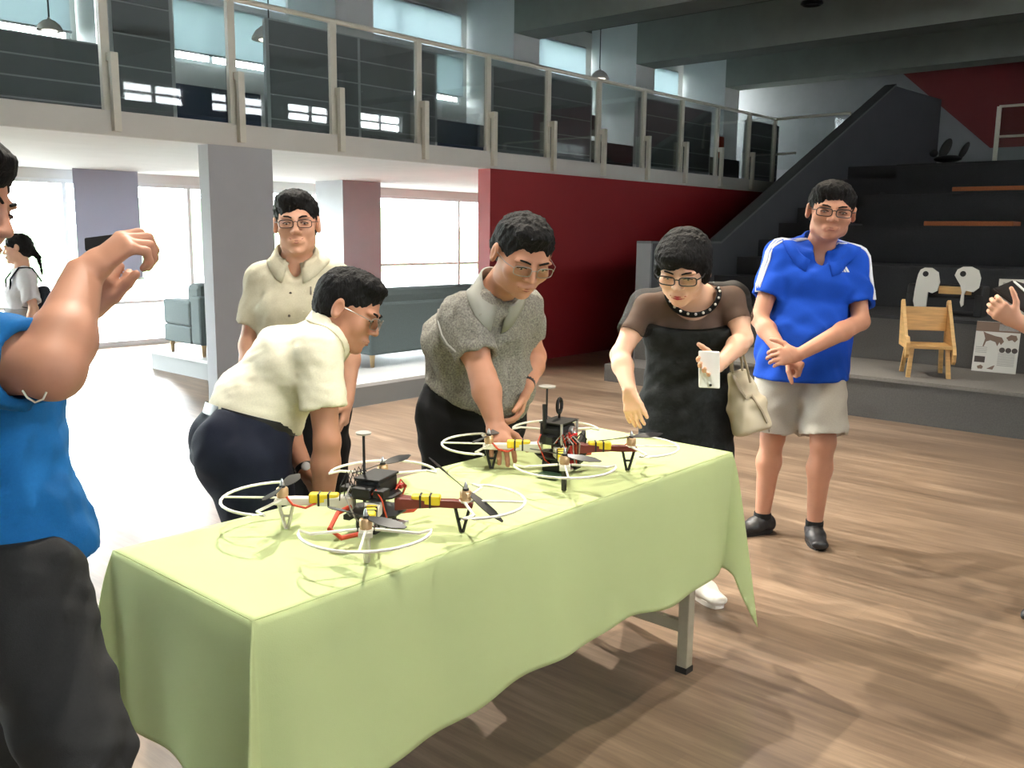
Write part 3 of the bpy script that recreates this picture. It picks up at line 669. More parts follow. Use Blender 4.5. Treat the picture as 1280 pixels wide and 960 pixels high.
    for k in range(9):
        a = rs.uniform(0, 6.28); rr = rs.uniform(.035, .07); x_, y_ = rr*math.cos(a), rr*math.sin(a); h0 = rs.choice((.012, .03, za+.03)); sx, sy, sz = rs.uniform(.008, .018), rs.uniform(.008, .016), rs.uniform(.008, .02)
        obj('component', qbox(x_-sx, x_+sx, y_-sy, y_+sy, h0, h0+sz), rs.choice(('near_black', 'near_black', 'black_plastic', 'silver', 'carbon')), r, bevel=.002)
    for k in range(7):
        a = rs.uniform(0, 6.28); p0 = (.05*math.cos(a), .05*math.sin(a)); p1 = (.085*math.cos(a+.4), .085*math.sin(a+.4)); p2 = (.06*math.cos(a+.9), .06*math.sin(a+.9))
        obj('thin_wire', MB().tube([q(*p0, za+.03), q(*mid2(p0, p1), za+.05), q(*p1, za+.03), q(*mid2(p1, p2), .05), q(*p2, .03)], .0022, 5), rs.choice(('near_black', 'wire_red', 'print_grey')), r, smooth=True)
    if variant == 0:
        obj('control_box', qbox(-.035, .06, -.03, .035, za+.026, za+.062), 'near_black', r, bevel=.006)
        obj('box_lid', qbox(-.038, .063, -.033, .038, za+.062, za+.068), 'near_black', r, bevel=.003)
        mast = obj('antenna_mast', MB().tube([q(.0, .03, za+.03), q(.0, .03, za+.165)], .0035, 8), 'near_black', r)
        obj('satellite_disc', MB().lathe(q(.0, .03, za+.165), U, [(.008, 0), (.018, .003), (.019, .007), (.015, .009)], 20), 'print_grey', mast, smooth=True)
        obj('battery', qbox(-.05, .06, -.028, .028, .006, zl-.006), 'near_black', r, bevel=.006)
        obj('battery_label', qbox(-.03, .03, -.0295, -.0285, .012, zl-.012), 'print_grey', r)
        obj('power_cable', MB().tube([q(-.05, -.02, .03), q(-.10, -.03, .03), q(-.155, .0, .03), q(-.15, .035, .045), q(-.09, .05, .065), q(-.05, .04, .07)], .006, 8), 'wire_red', r, smooth=True)
        obj('power_cable', MB().tube([q(.05, -.02, .035), q(.10, -.05, .03), q(.135, -.06, .045)], .006, 8), 'wire_red', r, smooth=True)
        obj('plug', MB().obox(q(.14, -.062, .048), (.012, 0, .004), (0, .008, 0), (0, 0, .008)), 'yellow_tape', r)
        obj('red_button', qbox(.05, .07, -.045, -.03, za+.026, za+.036), 'red_part', r)
        for k in range(5): obj('thin_wire', MB().tube([q(-.05+.02*k, .03, za+.05), q(-.055+.018*k, .045, za+.085), q(-.06+.022*k, .06, za+.05), q(-.05+.02*k, .07, za+.01)], .0016, 5), 'near_black', r, smooth=True)
    else:
        obj('camera_body', qbox(-.048, .05, -.034, .04, za+.035, za+.080), 'near_black', r, bevel=.014)
        obj('camera_lens', MB().lathe(q(.01, -.034, za+.056), q(0, -1, 0)-q(0, 0, 0), [(.017, 0), (.017, .010), (.014, .012), (.009, .005)], 14), 'silver', r, smooth=True)
        for (x, y) in ((-.05, -.035), (.05, -.035), (-.05, .035), (.05, .035)): obj('standoff', MB().tube([q(x, y, za+.024), q(x, y, za+.088)], .004, 8), 'silver' if y < 0 else 'near_black', r)
        obj('top_deck', qbox(-.052, .055, -.038, .042, za+.084, za+.088), 'near_black', r)
        obj('antenna_rod', MB().tube([q(-.055, .02, za+.07), q(-.062, .02, za+.145)], .006, 8), 'near_black', r)
        mast = obj('antenna_mast', MB().tube([q(-.01, .04, za+.085), q(-.01, .04, za+.185)], .003, 8), 'near_black', r)
        obj('satellite_disc', MB().lathe(q(-.01, .04, za+.185), U, [(.008, 0), (.026, .003), (.027, .007), (.02, .009)], 20), 'print_grey', mast, smooth=True)
        ring = [q(.035+.014*math.cos(t), .02, za+.126+.022*math.sin(t)) for t in np.linspace(0, 2*math.pi, 14)[:-1]]
        lp = obj('loop_antenna', MB().tube(ring, .006, 6, closed=True), 'near_black', r, smooth=True); obj('loop_stem', MB().tube([q(.035, .02, za+.088), q(.035, .02, za+.106)], .004, 6), 'near_black', lp)
        obj('battery', qbox(-.055, .055, -.03, .03, .006, zl-.006), 'near_black', r, bevel=.006)
        obj('red_block', qbox(-.02, .03, -.05, -.03, .02, za+.05), 'red_part', r, bevel=.004)
        obj('circuit_board', qbox(-.11, -.055, -.05, .02, .004, .01), 'green_board', r)
        obj('black_fin', MB().prism([q(.03, -.055, .02), q(.075, -.06, .05), q(.12, -.03, .11), (q(.06, -.045, .09))], q(0, .012, 0)-q(0, 0, 0)), 'near_black', r)
        obj('power_cable', MB().tube([q(.05, -.03, .05), q(.09, -.055, .045), q(.115, -.05, .04)], .006, 8), 'wire_red', r, smooth=True)
        for k in range(6): obj('thin_wire', MB().tube([q(-.07+.012*k, -.02, za+.03), q(-.075+.014*k, -.045, za+.06), q(-.06+.012*k, -.05, za+.02), q(-.05+.01*k, -.035, za-.01)], .002, 5), ('silver', 'wire_red', 'near_black')[k % 3], r, smooth=True)
D1 = (1.395, 1.672); D2 = (2.155, 1.705)
drone('quadcopter', 'nearer quadcopter with a tall thin mast and yellow wrapped arms, left on the table', D1, 20, TZ+.004, [(-.150, .170), (.165, .165), (.140, -.172), (-.165, -.165)], 0)
drone('quadcopter', 'farther quadcopter with a black boxy stack and loop antenna, right on the table', D2, 10, TZ+.004, [(-.135, .170), (.170, .150), (.150, -.165), (-.175, -.160)], 1)
# ------------------------------------------------------------------ people: smooth-blended bodies meshed from a signed distance field
def nv(v): v = np.array(v, float); return v/(np.linalg.norm(v)+1e-9)
class Field:
    """a list of blended shapes, evaluated on a rectilinear grid and meshed with surface nets"""
    def __init__(s): s.ops = []; s.lo = np.full(3, 1e9); s.hi = np.full(3, -1e9); s.clips = []; s.wr = None
    def _put(s, kind, fn, lo, hi, k):
        s.ops.append((kind, fn, np.array(lo), np.array(hi), k))
        if kind == '+': s.lo = np.minimum(s.lo, lo); s.hi = np.maximum(s.hi, hi)
    def cone(s, a, b, ra, rb, k=.02, kind='+', flat=False):
        a = np.array(a, float); b = np.array(b, float); ba = b-a; bb = ba@ba+1e-12
        def fn(x, y, z):
            X, Y, Z = x-a[0], y-a[1], z-a[2]
            t = np.clip((X*ba[0]+Y*ba[1]+Z*ba[2])/bb, 0, 1)
            dd = np.sqrt((X-t*ba[0])**2+(Y-t*ba[1])**2+(Z-t*ba[2])**2)-(ra+(rb-ra)*t)
            return np.maximum(dd, (X*ba[0]+Y*ba[1]+Z*ba[2]-bb)/math.sqrt(bb)) if flat else dd
        r = max(ra, rb); s._put(kind, fn, np.minimum(a, b)-r, np.maximum(a, b)+r, k); return s
    def econe(s, a, b, side, wa, da, wb, db, k=.03, kind='+', cap=.6):
        a = np.array(a, float); b = np.array(b, float); ba = b-a; ln = np.linalg.norm(ba); ax = ba/ln
        sd = np.array(side, float); sd = nv(sd-ax*(sd@ax)); fr = np.cross(ax, sd)
        def fn(x, y, z):
            X, Y, Z = x-a[0], y-a[1], z-a[2]
            h = X*ax[0]+Y*ax[1]+Z*ax[2]; t = np.clip(h/ln, 0, 1); w = h-t*ln
            u = X*sd[0]+Y*sd[1]+Z*sd[2]; v = X*fr[0]+Y*fr[1]+Z*fr[2]
            W = wa+(wb-wa)*t; D = da+(db-da)*t; c = np.minimum(W, D)*cap
            k0 = np.sqrt((u/W)**2+(v/D)**2+(w/c)**2); k1 = np.sqrt((u/W**2)**2+(v/D**2)**2+(w/c**2)**2)+1e-6
            return k0*(k0-1)/k1
        r = max(wa, da, wb, db); s._put(kind, fn, np.minimum(a, b)-r, np.maximum(a, b)+r, k); return s
    def ell(s, c, ax, rad, k=.02, kind='+'):
        c = np.array(c, float); A = [nv(v) for v in ax]
        def fn(x, y, z):
            X, Y, Z = x-c[0], y-c[1], z-c[2]; q = [X*v[0]+Y*v[1]+Z*v[2] for v in A]
            k0 = np.sqrt((q[0]/rad[0])**2+(q[1]/rad[1])**2+(q[2]/rad[2])**2); k1 = np.sqrt((q[0]/rad[0]**2)**2+(q[1]/rad[1]**2)**2+(q[2]/rad[2]**2)**2)+1e-6
            return k0*(k0-1)/k1
        ext = np.sqrt(sum((np.array(v)*r)**2 for v, r in zip(A, rad)))
        s._put(kind, fn, c-ext, c+ext, k); return s
    def cut(s, p, n, k=.0):                # keep the side the normal points away from
        p = np.array(p, float); n = nv(n)
        s.ops.append(('c', lambda x, y, z: (x-p[0])*n[0]+(y-p[1])*n[1]+(z-p[2])*n[2], None, None, k)); return s
    def localcut(s, p, n, rad):            # cut by a plane inside a ball only
        p = np.array(p, float); n = nv(n)
        def fn(x, y, z):
            return np.maximum(-((x-p[0])*n[0]+(y-p[1])*n[1]+(z-p[2])*n[2]), np.sqrt((x-p[0])**2+(y-p[1])**2+(z-p[2])**2)-rad)
        s._put('-', fn, p-rad, p+rad, 0.0); return s
    def wrinkle(s, amp, wl, seed=0, dirs=None):
        rs = np.random.RandomState(seed); W = []
        for i in range(6):
            d = nv(rs.normal(size=3)) if dirs is None else nv(np.array(dirs[i % len(dirs)])+.45*rs.normal(size=3))
            W.append((d*2*math.pi/(wl*rs.uniform(.6, 1.6)), rs.uniform(0, 6.28), nv(rs.normal(size=3))*2*math.pi/(wl*rs.uniform(1.5, 2.5)), rs.uniform(.5, 1)))
        s.ops.append(('w', (amp, W), None, None, 0)); return s
    def at(s, p):
        x, y, z = [np.array([v], np.float32) for v in p]; d = np.full(1, .5, np.float32)
        return float(s._eval(x, y, z, d, None)[0])
    def _comb(s, kind, D, d, k):
        if kind == '+':
            if k <= 0: return np.minimum(D, d)
            h = np.clip(.5+.5*(D-d)/k, 0, 1); return D+(d-D)*h-k*h*(1-h)
        if k <= 0: return np.maximum(D, -d)
        h = np.clip(.5-.5*(D+d)/k, 0, 1); return D+(-d-D)*h+k*h*(1-h)
    def _eval(s, x, y, z, D, grid):
        for kind, fn, lo, hi, k in s.ops:
            if kind == 'c':
                d = fn(x, y, z); D = np.maximum(D, d) if grid is None else np.maximum(D, d, out=D); continue
            if kind == 'w':
                amp, W = fn
                if grid is None:
                    q = [x, y, z]; n = 0
                    for kv, ph, kw, a in W: n = n+a*np.sin(x*kv[0]+y*kv[1]+z*kv[2]+ph+1.6*np.sin(x*kw[0]+y*kw[1]+z*kw[2]))
                    D = D+amp*n*.4; continue
                m = np.nonzero(np.abs(D) < .03); X, Y, Z = x.ravel()[m[0]], y.ravel()[m[1]], z.ravel()[m[2]]; n = 0
                for kv, ph, kw, a in W: n = n+a*np.sin(X*kv[0]+Y*kv[1]+Z*kv[2]+ph+1.6*np.sin(X*kw[0]+Y*kw[1]+Z*kw[2]))
                D[m] += (amp*.4*n).astype(np.float32); continue
            if grid is None: D = s._comb(kind, D, fn(x, y, z), k); continue
            mg = k+.02; i0, j0, k0 = [max(0, np.searchsorted(g, l-mg)-1) for g, l in zip(grid, lo)]; i1, j1, k1 = [np.searchsorted(g, h+mg)+1 for g, h in zip(grid, hi)]
            sl = (slice(i0, i1), slice(j0, j1), slice(k0, k1))
            if D[sl].size == 0: continue
            D[sl] = s._comb(kind, D[sl], fn(x[i0:i1], y[:, j0:j1], z[:, :, k0:k1]), k)
        return D
    def mesh(s, vox, fine=(), pad=.015):
        grid = []
        for a in range(3):
            lo, hi = s.lo[a]-pad, s.hi[a]+pad; g = [lo]; iv = [(c[a]-r, c[a]+r, fv) for c, r, fv in fine]
            while g[-1] < hi:
                st = vox
                for l, h, fv in iv:
                    if l-vox <= g[-1] <= h: st = min(st, fv)
                g.append(g[-1]+st)
            grid.append(np.array(g, np.float32))
        x, y, z = grid[0][:, None, None], grid[1][None, :, None], grid[2][None, None, :]
        D = np.full((len(grid[0]), len(grid[1]), len(grid[2])), .12, np.float32)
        D = s._eval(x, y, z, D, grid)
        return surface_nets(D, *grid)
def surface_nets(D, xs, ys, zs):
    S = D < 0; n = [k-1 for k in D.shape]
    cnt = np.zeros(n, np.int8)
    CO = [(i, j, k) for i in (0, 1) for j in (0, 1) for k in (0, 1)]
    for i, j, k in CO: cnt += S[i:n[0]+i, j:n[1]+j, k:n[2]+k]
    act = (cnt > 0) & (cnt < 8); I = np.argwhere(act); idx = np.full(n, -1, np.int32); idx[act] = np.arange(len(I))
    V = [D[I[:, 0]+c[0], I[:, 1]+c[1], I[:, 2]+c[2]] for c in CO]
    acc = np.zeros((len(I), 3)); num = np.zeros(len(I))
    for a in range(8):
        for b in range(a+1, 8):
            dif = [CO[b][q]-CO[a][q] for q in range(3)]
            if sum(abs(q) for q in dif) != 1: continue
            m = (V[a] < 0) != (V[b] < 0); t = V[a][m]/(V[a][m]-V[b][m])
            acc[m] += np.array(CO[a], float)+t[:, None]*np.array(dif, float); num[m] += 1
    fr = acc/num[:, None]
    P_ = np.stack([g[I[:, q]]+fr[:, q]*(g[I[:, q]+1]-g[I[:, q]]) for q, g in enumerate((xs, ys, zs))], 1)
    F = []
    for ax in range(3):
        o = [q for q in range(3) if q != ax]
        A = np.take(S, range(0, D.shape[ax]-1), ax); B = np.take(S, range(1, D.shape[ax]), ax)
        E = np.argwhere(A != B); E = E[(E[:, o[0]] > 0) & (E[:, o[1]] > 0) & (E[:, o[0]] < n[o[0]]) & (E[:, o[1]] < n[o[1]])]
        q = []
        for d0, d1 in ((1, 1), (0, 1), (0, 0), (1, 0)):
            e = E.copy(); e[:, o[0]] -= d0; e[:, o[1]] -= d1; q.append(idx[e[:, 0], e[:, 1], e[:, 2]])
        q = np.stack(q, 1); ins = S[E[:, 0], E[:, 1], E[:, 2]]
        flip = ins if ax != 1 else ~ins
        q[~flip] = q[~flip][:, ::-1]; F.append(q)
    return P_, np.concatenate(F)
def sdf_obj(name, field, m, parent, vox, fine=()):
    P_, F = field.mesh(vox, fine)
    base = wloc(parent) if parent is not None else np.zeros(3)
    me = bpy.data.meshes.new(name); me.vertices.add(len(P_)); me.vertices.foreach_set('co', (P_-base).astype(np.float32).ravel())
    me.loops.add(len(F)*4); me.loops.foreach_set('vertex_index', F.astype(np.int32).ravel())
    me.polygons.add(len(F)); me.polygons.foreach_set('loop_start', np.arange(0, len(F)*4, 4, dtype=np.int32))
    me.polygons.foreach_set('use_smooth', np.ones(len(F), bool)); me.update(calc_edges=True); me.validate()
    me.materials.append(MATS[m])
    o = bpy.data.objects.new(name, me); COL.objects.link(o); o.parent = parent
    return o

mat('skin', (204, 155, 130), .55, noise=.06, nscale=14, sss=.12, spec=.35); mat('skin_tan', (184, 133, 108), .55, noise=.06, nscale=14, sss=.1, spec=.35); mat('skin_light', (226, 180, 152), .55, noise=.05, nscale=14, sss=.12, spec=.35)
mat('hair_black', (13, 12, 13), .7, bump=.7, bscale=150, stretch=(1, 1, .3), spec=.2); mat('lip', (150, 88, 74), .6); mat('lip_red', (176, 52, 58), .4); mat('eye_white', (214, 206, 198), .3); mat('eye_dark', (24, 18, 16), .25)
mat('glass_frame_black', (22, 20, 22), .35); mat('glass_frame_metal', (150, 146, 142), .3, metal=.8); glass_material('lens', (.95, .95, .95), 1.0)

def head(F, c, f, u, sc, neck, neck_r=.054, hw=1.06):
    f = nv(f); u = nv(np.array(u)-f*(np.array(u)@f)); s = np.cross(f, u)
    Q = lambda a, b, d: c+sc*(s*a*hw+f*b+u*d); A = (s, f, u); R = lambda a, b, d: [a*sc*hw, b*sc, d*sc]
    F.ell(Q(0, -.014, .036), A, R(.076, .096, .084), .02*sc)
    F.ell(Q(0, .022, -.025), A, R(.064, .071, .086), .03*sc)
    F.ell(Q(0, .034, -.078), A, R(.049, .050, .040), .025*sc)
    F.ell(Q(0, .074, -.103), A, R(.021, .017, .014), .022*sc)
    for g in (-1, 1):
        F.ell(Q(g*.043, .060, -.030), A, R(.024, .022, .026), .02*sc)
        F.ell(Q(g*.052, .010, -.070), A, R(.014, .030, .028), .02*sc)
        F.ell(Q(g*.030, .081, .020), A, R(.028, .012, .008), .012*sc)
        F.ell(Q(g*.033, .100, -.001), A, R(.018, .013, .0095), .010*sc, '-')
        F.ell(Q(g*.033, .079, -.001), A, R(.016, .0115, .010), .004*sc)
        F.ell(Q(g*.081, -.008, -.006), (nv(s-.35*g*f), nv(f+.35*g*s), u), R(.011, .020, .033), .006*sc)
        F.ell(Q(g*.090, -.002, -.004), A, R(.006, .010, .018), .006*sc, '-')
    F.cone(Q(0, .088, .010), Q(0, .108, -.030), .0075*sc, .0115*sc, .010*sc)
    for g in (-1, 1): F.ell(Q(g*.0125, .098, -.034), A, R(.0085, .010, .008), .006*sc)
    F.ell(Q(0, .086, -.068), A, R(.028, .012, .014), .012*sc)
    F.ell(Q(0, .0965, -.064), A, R(.021, .006, .0045), .004*sc)
    F.ell(Q(0, .0945, -.073), A, R(.018, .006, .005), .004*sc)
    F.cone(Q(0, -.018, -.055), neck, neck_r*sc, (neck_r+.006), .03*sc)
    return Q, A
def hair_field(Q, A, sc, style, seed, hw=1.06):
    H = Field(); R = lambda a, b, d: [a*sc*hw, b*sc, d*sc]
    if style == 'short':
        H.ell(Q(0, -.018, .042), A, R(.0825, .1025, .086), .01)
        H.ell(Q(.01, .032, .094), A, R(.058, .058, .030), .03)
        H.ell(Q(0, -.050, -.006), A, R(.076, .066, .066), .03)
        H.ell(Q(-.006, .122, -.030), A, R(.074, .088, .098), .008, '-')
        for g in (-1, 1):
            H.ell(Q(g*.090, .004, -.032), A, R(.030, .026, .046), .006, '-')
            H.ell(Q(g*.078, .088, -.004), A, R(.03, .052, .048), .010, '-')
        H.ell(Q(0, .0, -.120), A, R(.10, .13, .062), .012, '-')
    elif style == 'full':                     # fringe swept to one side
        H.ell(Q(0, -.018, .044), A, R(.084, .104, .088), .01)
        H.ell(Q(.016, .046, .088), A, R(.058, .054, .034), .03)
        H.ell(Q(0, -.050, -.010), A, R(.078, .068, .070), .03)
        H.ell(Q(-.022, .126, -.034), A, R(.070, .088, .098), .008, '-')
        H.ell(Q(.030, .126, -.040), A, R(.050, .080, .090), .008, '-')
        for g in (-1, 1):
            H.ell(Q(g*.090, .004, -.032), A, R(.030, .026, .046), .006, '-')
            H.ell(Q(g*.078, .090, -.012), A, R(.030, .050, .048), .010, '-')
        H.ell(Q(0, .0, -.122), A, R(.10, .13, .062), .012, '-')
    elif style == 'bob':                      # short woman's cut, low fringe
        H.ell(Q(0, -.018, .046), A, R(.090, .112, .096), .01)
        H.ell(Q(.012, .052, .068), A, R(.066, .054, .036), .03)
        H.ell(Q(0, -.060, -.014), A, R(.083, .070, .074), .03)
        for g in (-1, 1): H.ell(Q(g*.076, .010, -.006), A, R(.018, .034, .044), .02)
        H.ell(Q(-.012, .130, -.046), A, R(.066, .090, .094), .008, '-')
        H.ell(Q(.035, .125, -.052), A, R(.045, .080, .088), .008, '-')
        H.ell(Q(0, .02, -.135), A, R(.12, .14, .070), .012, '-')
    elif style == 'tail':
        H.ell(Q(0, -.016, .040), A, R(.086, .106, .090), .01)
        H.ell(Q(0, -.055, -.015), A, R(.076, .064, .070), .03)
        H.ell(Q(0, .120, -.036), A, R(.072, .082, .098), .010, '-')
        H.ell(Q(0, .03, -.13), A, R(.10, .12, .062), .012, '-')
        H.cone(Q(0, -.105, -.02), Q(.01, -.145, -.08), .030*sc, .022*sc, .015)
        for k in range(5): H.ell(Q(.01, -.148-.002*k, -.085-.026*k), A, R(.021-.002*k, .020-.002*k, .017), .004)
        H.cone(Q(.012, -.157, -.20), Q(.012, -.155, -.235), .012*sc, .005*sc, .006)
    H.wrinkle(.0026*sc, .040*sc, seed, [A[1], A[0]])
    H.wrinkle(.0022*sc, .013*sc, seed+1, [A[0], A[0], A[1]])
    return H
def face_details(root, Q, A, sc, lips='lip', smile=0.0, brow=True, closed=.5):
    s, f, u = A; lr = sc if lips != 'lip' else sc*.72
    for g in (-1, 1):
        e = obj('eye', MB().ell(Q(g*.033, .0835, -.002), s*.0120*sc, f*.0075*sc, u*.0036*sc, 12, 8), 'eye_white', root, smooth=True)
        obj('iris', MB().ell(Q(g*.033, .0880, -.0032), s*.0052*sc, f*.0035*sc, u*.0036*sc, 10, 6), 'eye_dark', e, smooth=True)
        obj('eyelashes', MB().tube([Q(g*x, y, z) for x, y, z in ((.018, .0905, -.001), (.026, .0935, .0025), (.035, .093, .0025), (.047, .0865, -.002))], .0016*sc, 6), 'hair_black', root)
        if brow: obj('eyebrow', MB().tube([Q(g*x, y, z) for x, y, z in ((.013, .0965, .018), (.026, .0965, .0235), (.040, .090, .0245), (.054, .078, .018))], [.0028*sc, .0036*sc, .0034*sc, .0015*sc], 6), 'hair_black', root)
    L1 = [Q(x, .1015-abs(x)*.42, -.0665+smile*abs(x)*8*abs(x)) for x in (-.026, -.015, -.006, 0, .006, .015, .026)]
    L2 = [Q(x, .1000-abs(x)*.42, -.0745+smile*abs(x)*8*abs(x)) for x in (-.022, -.012, 0, .012, .022)]
    obj('lips', MB().tube(L1, [.0015*lr, .003*lr, .0036*lr, .003*lr, .0036*lr, .003*lr, .0015*lr], 8).tube(L2, [.0015*lr, .004*lr, .0048*lr, .004*lr, .0015*lr], 8), lips, root, smooth=True)
def glasses(root, Q, A, sc, m, w_=.026, h_=.017, r_=.0016, full=True):
    g_ = empty('glasses', Q(0, .1, 0)); g_.parent = root; g_.location = tuple(Q(0, .1, 0)-wloc(root))
    for g in (-1, 1):
        ring = []
        for k in range(20):
            a = 2*math.pi*k/20; cx = math.copysign(abs(math.cos(a))**.55, math.cos(a)); sy = math.copysign(abs(math.sin(a))**.55, math.sin(a))
            ring.append(Q(g*.034+w_*cx, .1085-.010*abs((g*.034+w_*cx)/.06)**2, -.004+h_*sy))
        obj('rim', MB().tube(ring, r_*sc, 6, closed=True), m, g_, smooth=True)
        obj('lens', MB().add([p for p in ring], [tuple(range(20))]), 'lens', g_)
        obj('temple', MB().tube([Q(g*.060, .099, .002), Q(g*.077, .07, .004), Q(g*.081, .0, .004), Q(g*.080, -.022, -.012)], r_*sc, 6), m, g_, smooth=True)
    obj('bridge', MB().tube([Q(-.009, .110, .002), Q(0, .113, .005), Q(.009, .110, .002)], r_*sc, 6), m, g_, smooth=True)
def hand(F, wr, D, N, thumb, curl=(20, 25, 15), sc=1.0, tcurl=.3, spread=.10, curls=None, tdir=None):
    """wrist, direction of the fingers, direction the palm faces, side of the thumb (+1: cross(D,N))"""
    D = nv(D); N = nv(np.array(N)-D*(np.array(N)@D)); T = np.cross(D, N); T = T if T@np.array(thumb, float) > 0 else -T
    wr = np.array(wr, float)
    F.econe(wr, wr+D*.03*sc, T, .027*sc, .019*sc, .033*sc, .017*sc, .012)
    F.econe(wr+D*.025*sc, wr+D*.082*sc, T, .034*sc, .0165*sc, .041*sc, .0135*sc, .012, cap=.9)
    for i, (off, ln) in enumerate(((.031, .070), (.0105, .078), (-.010, .073), (-.029, .057))):
        b = wr+D*(.088-.004*abs(i-1))*sc+T*off*sc; d = nv(D+T*spread*(1.2-i*.8)); a = 0; r = .0092*sc-(.001*sc if i == 3 else 0)
        cv = curls[i] if curls else curl
        for seg, (fr, cu) in enumerate(zip((.45, .31, .24), cv)):
            a += math.radians(cu); dd = d*math.cos(a)+N*math.sin(a); e = b+dd*ln*fr*sc
            F.cone(b, e, r*(1-.06*seg), r*(1-.06*(seg+1)), .006 if seg == 0 else .003); b = e
    td = nv(D*.55+T*.75+N*tcurl) if tdir is None else nv(tdir); b = wr+D*.028*sc+T*.026*sc
    F.cone(b-T*.008*sc, b+td*.042*sc, .0155*sc, .0118*sc, .012); b = b+td*.042*sc
    t2 = nv(td+D*.45+N*tcurl*.6); F.cone(b, b+t2*.034*sc, .0112*sc, .0102*sc, .004); b = b+t2*.034*sc
    t3 = nv(t2+D*.2+N*tcurl*.6); F.cone(b, b+t3*.024*sc, .0102*sc, .0082*sc, .004)
def mid(a, b, t=.5): return np.array(a)+(np.array(b)-np.array(a))*t

def torso_pts(J):
    hp = mid(J['hipR'], J['hipL']); sh = mid(J['shR'], J['shL']); hs = nv(J['hipL']-J['hipR']); ss = nv(J['shL']-J['shR'])
    wa = mid(hp, sh, .36)+J.get('waist', 0); chp = mid(hp, sh, .74)+J.get('chest', 0)
    return hp, wa, chp, sh, hs, ss
def add_torso(F, J, g=0.0, w=1.0, d=1.0, belly=0.0, k=.05, sh_w=.115, bust=0.0, top=True, fwd=None):
    hp, wa, chp, sh, hs, ss = torso_pts(J); ms = nv(hs+ss)
    F.econe(hp-nv(wa-hp)*.03, mid(hp, wa), hs, .150*w+g, .108*d+g, .148*w+g, .105*d+g, k)
    F.econe(mid(hp, wa), wa, ms, .148*w+g, .105*d+g, .140*w+g, .102*d+g, k)
    F.econe(wa, chp, ms, .140*w+g, .102*d+g, .160*w+g, .112*d+g, k)
    F.econe(chp, mid(chp, sh, .8), ss, .160*w+g, .112*d+g, .135*w+g, .085*d+g, k)
    if belly and fwd is not None: F.ell(mid(hp, wa, .75)+nv(fwd)*belly*.75, (ms, nv(fwd), nv(np.cross(ms, fwd))), (.125*w+g, .09+belly*.5+g, .14), .05)
    if top:
        n = J['neck']
        for S in ('shR', 'shL'): F.cone(mid(n, J[S], .12)-np.array([0, 0, .012]), mid(n, J[S], .9), .056+g, .056*w+g, k*.9)
def person(label, J, sex='m', head_c=None, hf=(0, 0, 1), hu=(0, 0, 1), hsc=1.0, skin='skin', hair='short', seed=1, shirt=None, trousers=None, arms=True, w=1.0, d=1.0, belly=0.0, fwd=None,
           handR=None, handL=None, hw=1.06, skin_in=-.022, cat='person', vox=.0068, base=None, arm_r=1.0, legs_skin=False, neck_r=.054, seat_r=.022):
    hp = mid(J['hipR'], J['hipL'])
    if base is None: base = (mid(J['anR'], J['anL'])[0], mid(J['anR'], J['anL'])[1], 0)
    root = empty('person', base, label, cat)
    B = Field()
    Q, A = head(B, np.array(head_c), hf, hu, hsc, J['neck'], neck_r, hw)
    add_torso(B, J, skin_in, w, d, 0, .05, fwd=fwd)
    fine = [(np.array(head_c), .145*hsc, .0040)]
    for S in 'RL':
        sh, el, wr = J['sh'+S], J['el'+S], J['wr'+S]
        B.cone(sh, mid(sh, el, .5), .046*arm_r, .043*arm_r, .03); B.cone(mid(sh, el, .5), el, .043*arm_r, .036*arm_r, .02)
        B.cone(el, mid(el, wr, .3), .037*arm_r, .040*arm_r, .02); B.cone(mid(el, wr, .3), wr, .040*arm_r, .026*arm_r, .02)
        hd = handR if S == 'R' else handL
        if hd is not None:
            hand(B, wr, **hd); fine.append((np.array(wr)+nv(hd['D'])*.08, .095, .0046))
        hpj, kn, an = J['hip'+S], J['kn'+S], J['an'+S]
        lr = 1.0 if legs_skin else .86
        B.cone(hpj, kn, .088*lr, .056*lr, .04); 
        B.cone(kn, mid(kn, an, .32)+J.get('calf', np.zeros(3)), .053*lr, .057*lr, .03); B.cone(mid(kn, an, .32)+J.get('calf', np.zeros(3)), an, .056*lr, .036*lr, .03)
        toe = J['toe'+S]; ft = nv((toe-an)*np.array([1, 1, 0])); hl = np.array([an[0], an[1], 0])-ft*.045
        B.cone(hl+np.array([0, 0, .040])+ft*.02, np.array([an[0], an[1], .034])+ft*.09, .024, .014, .012)
    body = sdf_obj('body', B, skin, root, vox, fine)
    hf_ = hair_field(Q, A, hsc, hair, seed, hw)
    if hair: sdf_obj('hair', hf_, 'hair_black', root, .0046)
    return root, B, Q, A
def sleeve(F, sh, el, t0, t1, r0, r1, k=.03):
    F.cone(mid(sh, el, t0), mid(sh, el, t1), r0, r1, k, flat=True)
def sleeve_open(F, sh, el, t1, r1):
    b = mid(sh, el, t1); ax = nv(el-sh); F.cone(b-ax*.012, b+ax*.05, r1-.018, r1-.016, 0, '-')
